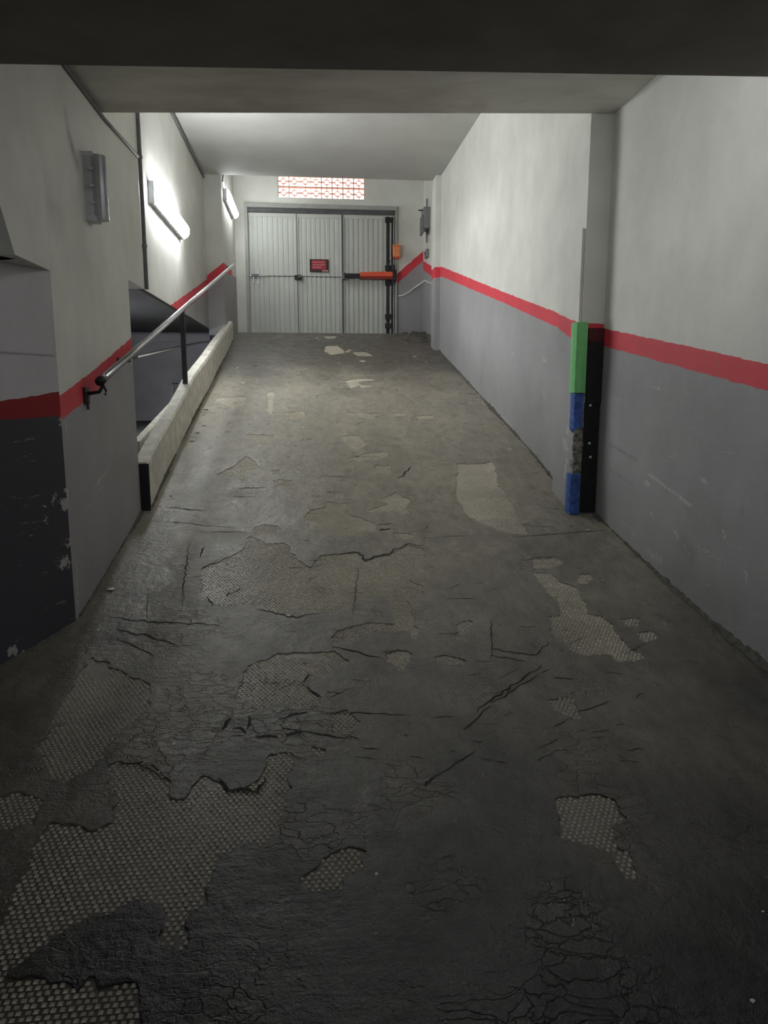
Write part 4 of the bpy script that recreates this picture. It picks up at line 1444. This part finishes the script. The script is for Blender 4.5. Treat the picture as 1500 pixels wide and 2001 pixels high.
# electrical box, switch and cables on the side wall
XW = 2.1
yb = W(812, 480, X=XW)[1]
ya = 12.75
zb_, zt_ = W(808, 498, X=XW)[2], W(808, 452, X=XW)[2]
eb = thing('electrical_box', 'tall grey electrical box on the side wall by the garage door', 'box', (XW, ya, zb_))
mb = MB(); mb.box((XW - .11, ya, zb_ + .10), (XW, ya + .34, zt_)); ecase = mb.build('case', M['box_grey'], eb, bevel=.008)
mb = MB(); mb.box((XW - .13, ya + .012, zb_ + .03), (XW - .10, ya + .33, zt_ - .12)); mb.build('cover', M['pipe_grey'], ecase, bevel=.005)
mb = MB(); mb.tube([(XW - .04, ya + .15, zt_), (XW - .04, ya + .15, zt_ + .16)], .016, 8); mb.build('conduit', M['box_grey'], eb)
mb = MB(); mb.tube([(XW - .10, ya + .1, zt_ - .04), (XW - .19, ya + .1, zt_ - .04)], .010, 8); mb.build('cable_stub', M['black'], eb)
mb = MB(); mb.tube([(XW - .03, ya + .2, zb_ + .11), (XW - .03, ya + .2, zb_ - .10)], .013, 8); mb.build('drop_conduit', M['pipe_grey'], eb)
sb = thing('key_switch', 'small grey key switch below the red band near the door', 'switch', (XW, 12.85, W(808, 536, X=XW)[2]))
zk = W(808, 534, X=XW)[2]
mb = MB(); mb.box((XW - .05, 12.85, zk), (XW, 13.05, zk + .13)); mb.build('case', M['box_grey'], sb, bevel=.006)
mb = MB(); mb.tube([(XW - .05, 12.95, zk + .07), (XW - .062, 12.95, zk + .07)], .022, 10); mb.build('keyhole', M['black'], sb)
mb = MB()
pts = [W(778, 579, Y=Y_END - .02), W(788, 577, Y=Y_END - .02), W(800, 570, Y=Y_END - .02), W(806, 565, Y=Y_END - .02)]
pts += [np.array([XW - .015, 13.2, W(814, 564, X=XW)[2]]), np.array([XW - .015, 12.4, W(826, 571, X=XW)[2]]), np.array([XW - .015, 11.7, W(838, 580, X=XW)[2]])]
mb.tube(pts, .013, 8)
cb_ = mb.build('cable', M['white_pvc'], None, True)
tag(cb_, 'white cable running low across the corner beside the door', 'cable')

# ------------------------------------------------------------------ corner guards of the column
CX, CY = XR_COL - 0.02, Y_COL


def guard(name, r, t, z0, z1, mat, label, ragged=0.0, seed=0):
    """foam angle wrapped round the column corner"""
    rnd = random.Random(seed)
    x, y = CX - .001, CY - .001
    # faceted C section, open towards the column
    outer = [(x - t, y + r), (x - t * 1.15, y + r * .25), (x - t * .75, y - t * .75), (x + r * .2, y - t * 1.15), (x + r * .75, y - t)]
    inner = [(x + r * .75, y), (x, y), (x, y + r)]
    poly = outer + inner
    n = len(poly)
    nz = 10
    V = []
    for k in range(nz):
        f = k / (nz - 1)
        for i, (px, py) in enumerate(poly):
            zz = z0 + (z1 - z0) * f
            if ragged and k == 0:
                zz += ragged * rnd.random()
            V.append((px, py, zz))
    Fc = [tuple(range(n)), tuple(range((nz - 1) * n, nz * n))]
    for k in range(nz - 1):
        for i in range(n):
            Fc.append((k * n + i, k * n + (i + 1) % n, (k + 1) * n + (i + 1) % n, (k + 1) * n + i))
    mb = MB(); mb.add(V, Fc)
    return tag(mb.build(name, mat, None, bevel=.004), label, 'corner guard')


zp = lambda y: W(1138, y, Y=Y_COL)[2]
guard('corner_guard', 0.075, 0.030, zp(768), zp(630), M['green'], 'bright green foam guard on the column corner at red band height')
guard('corner_guard', 0.062, 0.020, zp(835), zp(766), M['blue'], 'torn blue foam guard just under the green foam', -0.05, 4)
guard('corner_guard', 0.066, 0.026, zp(1004), zp(925), M['blue'], 'blue foam guard at the foot of the column')
# broken corner between the blue pieces
rnd = random.Random(8)
mb = MB()
for k in range(46):
    z = zp(928) + (zp(828) - zp(928)) * rnd.random()
    s_ = rnd.uniform(.008, .022)
    c = np.array([CX + rnd.uniform(-.004, .045), CY + rnd.uniform(-.012, .004), z])
    v = [c + np.array([dx * s_ * rnd.uniform(.6, 1.2), dy * s_ * rnd.uniform(.4, .9), dz * s_ * rnd.uniform(.7, 1.6)]) for dx, dy, dz in
         [(-1, -1, -1), (1, -1, -1), (1, 1, -1), (-1, 1, -1), (-1, -1, 1), (1, -1, 1), (1, 1, 1), (-1, 1, 1)]]
    mb.hexa(v)
o = mb.build('broken_edge', M['rubble'], bpy.data.objects['column'])
o['kind'] = 'stuff'; o['label'] = 'crumbled bare plaster on the column corner'
# black rubber sheets on the shaded face
x0 = W(1148, 700, Y=Y_COL - .01)[0]
rp = thing('rubber_pad', 'black rubber sheet with dark red top on the shaded column face', 'pad', (2.03, Y_COL, zp(788)))
mb = MB(); mb.box((XR_COL + .045, Y_COL - .022, zp(788)), (XR_NEAR + .0, Y_COL - .001, zp(668))); mb.build('sheet', M['rubber'], rp, bevel=.005)
mb = MB(); mb.box((XR_COL + .045, Y_COL - .022, zp(668)), (XR_NEAR + .0, Y_COL - .001, zp(641))); mb.build('painted_top', M['red_paint'], rp, bevel=.003)
rp2 = thing('rubber_pad', 'narrower black rubber sheet reaching down to the column foot', 'pad', (2.02, Y_COL, zp(1000)))
mb = MB(); mb.box((XR_COL + .04, Y_COL - .014, float(prof(Y_COL)) + .012), (XR_NEAR - .004, Y_COL - .001, zp(787))); mb.build('sheet', M['rubber'], rp2, bevel=.004)
for (px, py) in ((1153, 792), (1151, 866), (1153, 893)):
    q = W(px, py, Y=Y_COL - .014)
    mb = MB(); mb.tube([(q[0], q[1] + .006, q[2]), (q[0], q[1] - .002, q[2])], .010, 8); mb.build('washer', M['lamp_body'], rp2)

# ------------------------------------------------------------------ crumbled fillet along the foot of the walls
def fillet(name, X, y0, y1, side, label, seed, size):
    rnd = random.Random(seed)
    n = int((y1 - y0) / 0.035)
    V = []; Fc = []
    for i in range(n + 1):
        y = y0 + (y1 - y0) * i / n
        s_ = size * (0.35 + 1.1 * max(0, fbm(np.array([y * 2.3]), np.array([seed * 1.7]), 5, 3)[0] + .35)) * rnd.uniform(.8, 1.2)
        z = float(prof(y))
        V += [(X + side * -0.01, y, z - .04), (X - side * s_ * rnd.uniform(.9, 1.4), y, z + .001), (X - side * s_ * .45, y, z + s_ * rnd.uniform(.35, .6)), (X + side * 0.005, y, z + s_ * rnd.uniform(.6, 1.5))]
    for i in range(n):
        for k in range(4):
            Fc.append((i * 4 + k, i * 4 + (k + 1) % 4, (i + 1) * 4 + (k + 1) % 4, (i + 1) * 4 + k))
    Fc += [(0, 1, 2, 3), (n * 4, n * 4 + 1, n * 4 + 2, n * 4 + 3)]
    mb = MB(); mb.add(V, Fc)
    o = mb.build(name, M['dark_rubble'])
    struct(o, label)
    return o


M['dark_rubble'] = simple('dirty_mortar', (0.11, 0.105, 0.09), 0.9, var=0.5, scale=30, bump=0.8)
fillet('trim_2', XR_NEAR, 2.2, 5.13, 1, 'crumbled dirty mortar edge along the near wall foot', 3, 0.032)
fillet('trim_3', XR_FAR, 5.60, 11.18, 1, 'crumbled mortar edge along the long wall foot', 4, 0.030)
fillet('trim_4', XL_NEAR, 3.8, 5.33, -1, 'dirty mortar edge along the wall block foot', 6, 0.018)
fillet('trim_5', X_CURB, 5.4, 11.9, -1, 'dark mortar edge along the parapet foot', 7, 0.016)
mb = MB()                                         # heap of dirt in the corner by the door
rnd = random.Random(12)
for k in range(40):
    q = np.array([2.03 - abs(rnd.gauss(0, .16)), 12.6 + rnd.uniform(-1.0, .8), 0])
    s_ = rnd.uniform(.015, .045)
    z = float(prof(q[1]))
    mb.hexa([(q[0] + dx * s_ * rnd.uniform(.6, 1.2), q[1] + dy * s_ * rnd.uniform(.6, 1.2), z + (-.01 if dz < 0 else s_ * rnd.uniform(.5, 1.1))) for dx, dy, dz in
             [(-1, -1, -1), (1, -1, -1), (1, 1, -1), (-1, 1, -1), (-.6, -.6, 1), (.6, -.6, 1), (.6, .6, 1), (-.6, .6, 1)]])
o = mb.build('rubble', M['dark_rubble'])
tag(o, 'dark rubble and dirt heaped in the corner beside the garage door', 'rubble'); o['kind'] = 'stuff'

# ------------------------------------------------------------------ chips and litter lying on the ramp
def chip_mesh(seed):
    rnd = random.Random(seed)
    bm = bmesh.new()
    bmesh.ops.create_icosphere(bm, subdivisions=1, radius=1.0)
    for v in bm.verts:
        v.co = (v.co.x * rnd.uniform(.6, 1.2), v.co.y * rnd.uniform(.6, 1.2), max(-.25, v.co.z * rnd.uniform(.3, .6)) + .25)
    me = bpy.data.meshes.new('plaster_chip'); bm.to_mesh(me); bm.free()
    me.materials.append(M['chip'])
    return me


cm = [chip_mesh(s_) for s_ in range(5)]
LITTER = [
    (217, 1153, .026, 'larger white plaster chip beside the near wall foot', None), (192, 1231, .011, 'tiny bright chip on the dark floor near the wall corner', None),
    (403, 800, .035, 'white plaster chip along the parapet foot', 'chips along the parapet'), (399, 832, .022, 'white plaster chip along the parapet foot', 'chips along the parapet'),
    (386, 846, .026, 'white plaster chip along the parapet foot', 'chips along the parapet'), (375, 862, .024, 'white plaster chip along the parapet foot', 'chips along the parapet'),
    (397, 812, .018, 'white plaster chip along the parapet foot', 'chips along the parapet'), (412, 780, .016, 'white plaster chip along the parapet foot', 'chips along the parapet'),
    (334, 969, .014, 'white plaster chip along the parapet foot', 'chips along the parapet'), (313, 990, .012, 'white plaster chip along the parapet foot', 'chips along the parapet'),
    (861, 780, .022, 'pale crumb lying by the long wall', 'crumbs by the long wall'), (914, 768, .022, 'pale crumb lying by the long wall', 'crumbs by the long wall'),
    (937, 773, .022, 'pale crumb lying by the long wall', 'crumbs by the long wall'), (936, 782, .014, 'pale crumb lying by the long wall', 'crumbs by the long wall'),
    (862, 844, .020, 'pale crumb lying by the long wall', 'crumbs by the long wall'), (1002, 838, .014, 'pale crumb lying by the long wall', 'crumbs by the long wall'),
    (1006, 843, .016, 'pale crumb lying by the long wall', 'crumbs by the long wall'), (952, 812, .012, 'pale crumb lying by the long wall', 'crumbs by the long wall'),
    (564, 1203, .017, 'grey crumb at the lower edge of the largest bare patch', None), (535, 939, .012, 'pale crumb on the middle of the ramp', 'crumbs on the ramp'),
    (577, 871, .016, 'pale crumb on the middle of the ramp', 'crumbs on the ramp'), (842, 950, .012, 'pale crumb on the middle of the ramp', 'crumbs on the ramp'),
    (1298, 1218, .009, 'tiny pale crumb near the right-hand wall patch', None), (340, 1455, .009, 'small pale fleck on the dark island of coat', None),
    (1470, 1955, .008, 'pale scrap lying in the dark near corner', None), (1150, 1037, .014, 'pale crumb at the foot of the column', None),
    (1490, 1782, .006, 'small reddish crumb at the dark floor edge', None), (735, 1710, .007, 'small pale fleck by the isolated studded patch', None),
]
ORD = ['first', 'second', 'third', 'fourth', 'fifth', 'sixth', 'seventh', 'eighth']
_seen = {}
for k in sorted(range(len(LITTER)), key=lambda k: -LITTER[k][1]):
    px, py, s_, lab, grp = LITTER[k]
    if grp:
        n_ = _seen.get(grp, 0); _seen[grp] = n_ + 1
        LITTER[k] = (px, py, s_, {'chips along the parapet': ORD[n_] + ' white plaster chip along the parapet foot, counted from its dark end plate',
                                  'crumbs by the long wall': ORD[n_] + ' pale crumb by the long wall foot, counted from the padded column',
                                  'crumbs on the ramp': ORD[n_] + ' pale crumb on the middle of the ramp, counted upwards'}[grp], grp)
for k, (px, py, s_, lab, grp) in enumerate(LITTER):
    q = G(px, py)
    o = bpy.data.objects.new('plaster_chip', cm[k % 5])
    z = float(coat_z(q[0], q[1]))
    o.location = (q[0], q[1], z - 0.001)
    o.scale = (s_, s_, s_ * .6)
    o.rotation_euler = (0, 0, k * 1.3)
    col.objects.link(o)
    tag(o, lab, 'chip', grp)

for o in bpy.data.objects:
    if '_w' in o:
        del o['_w']
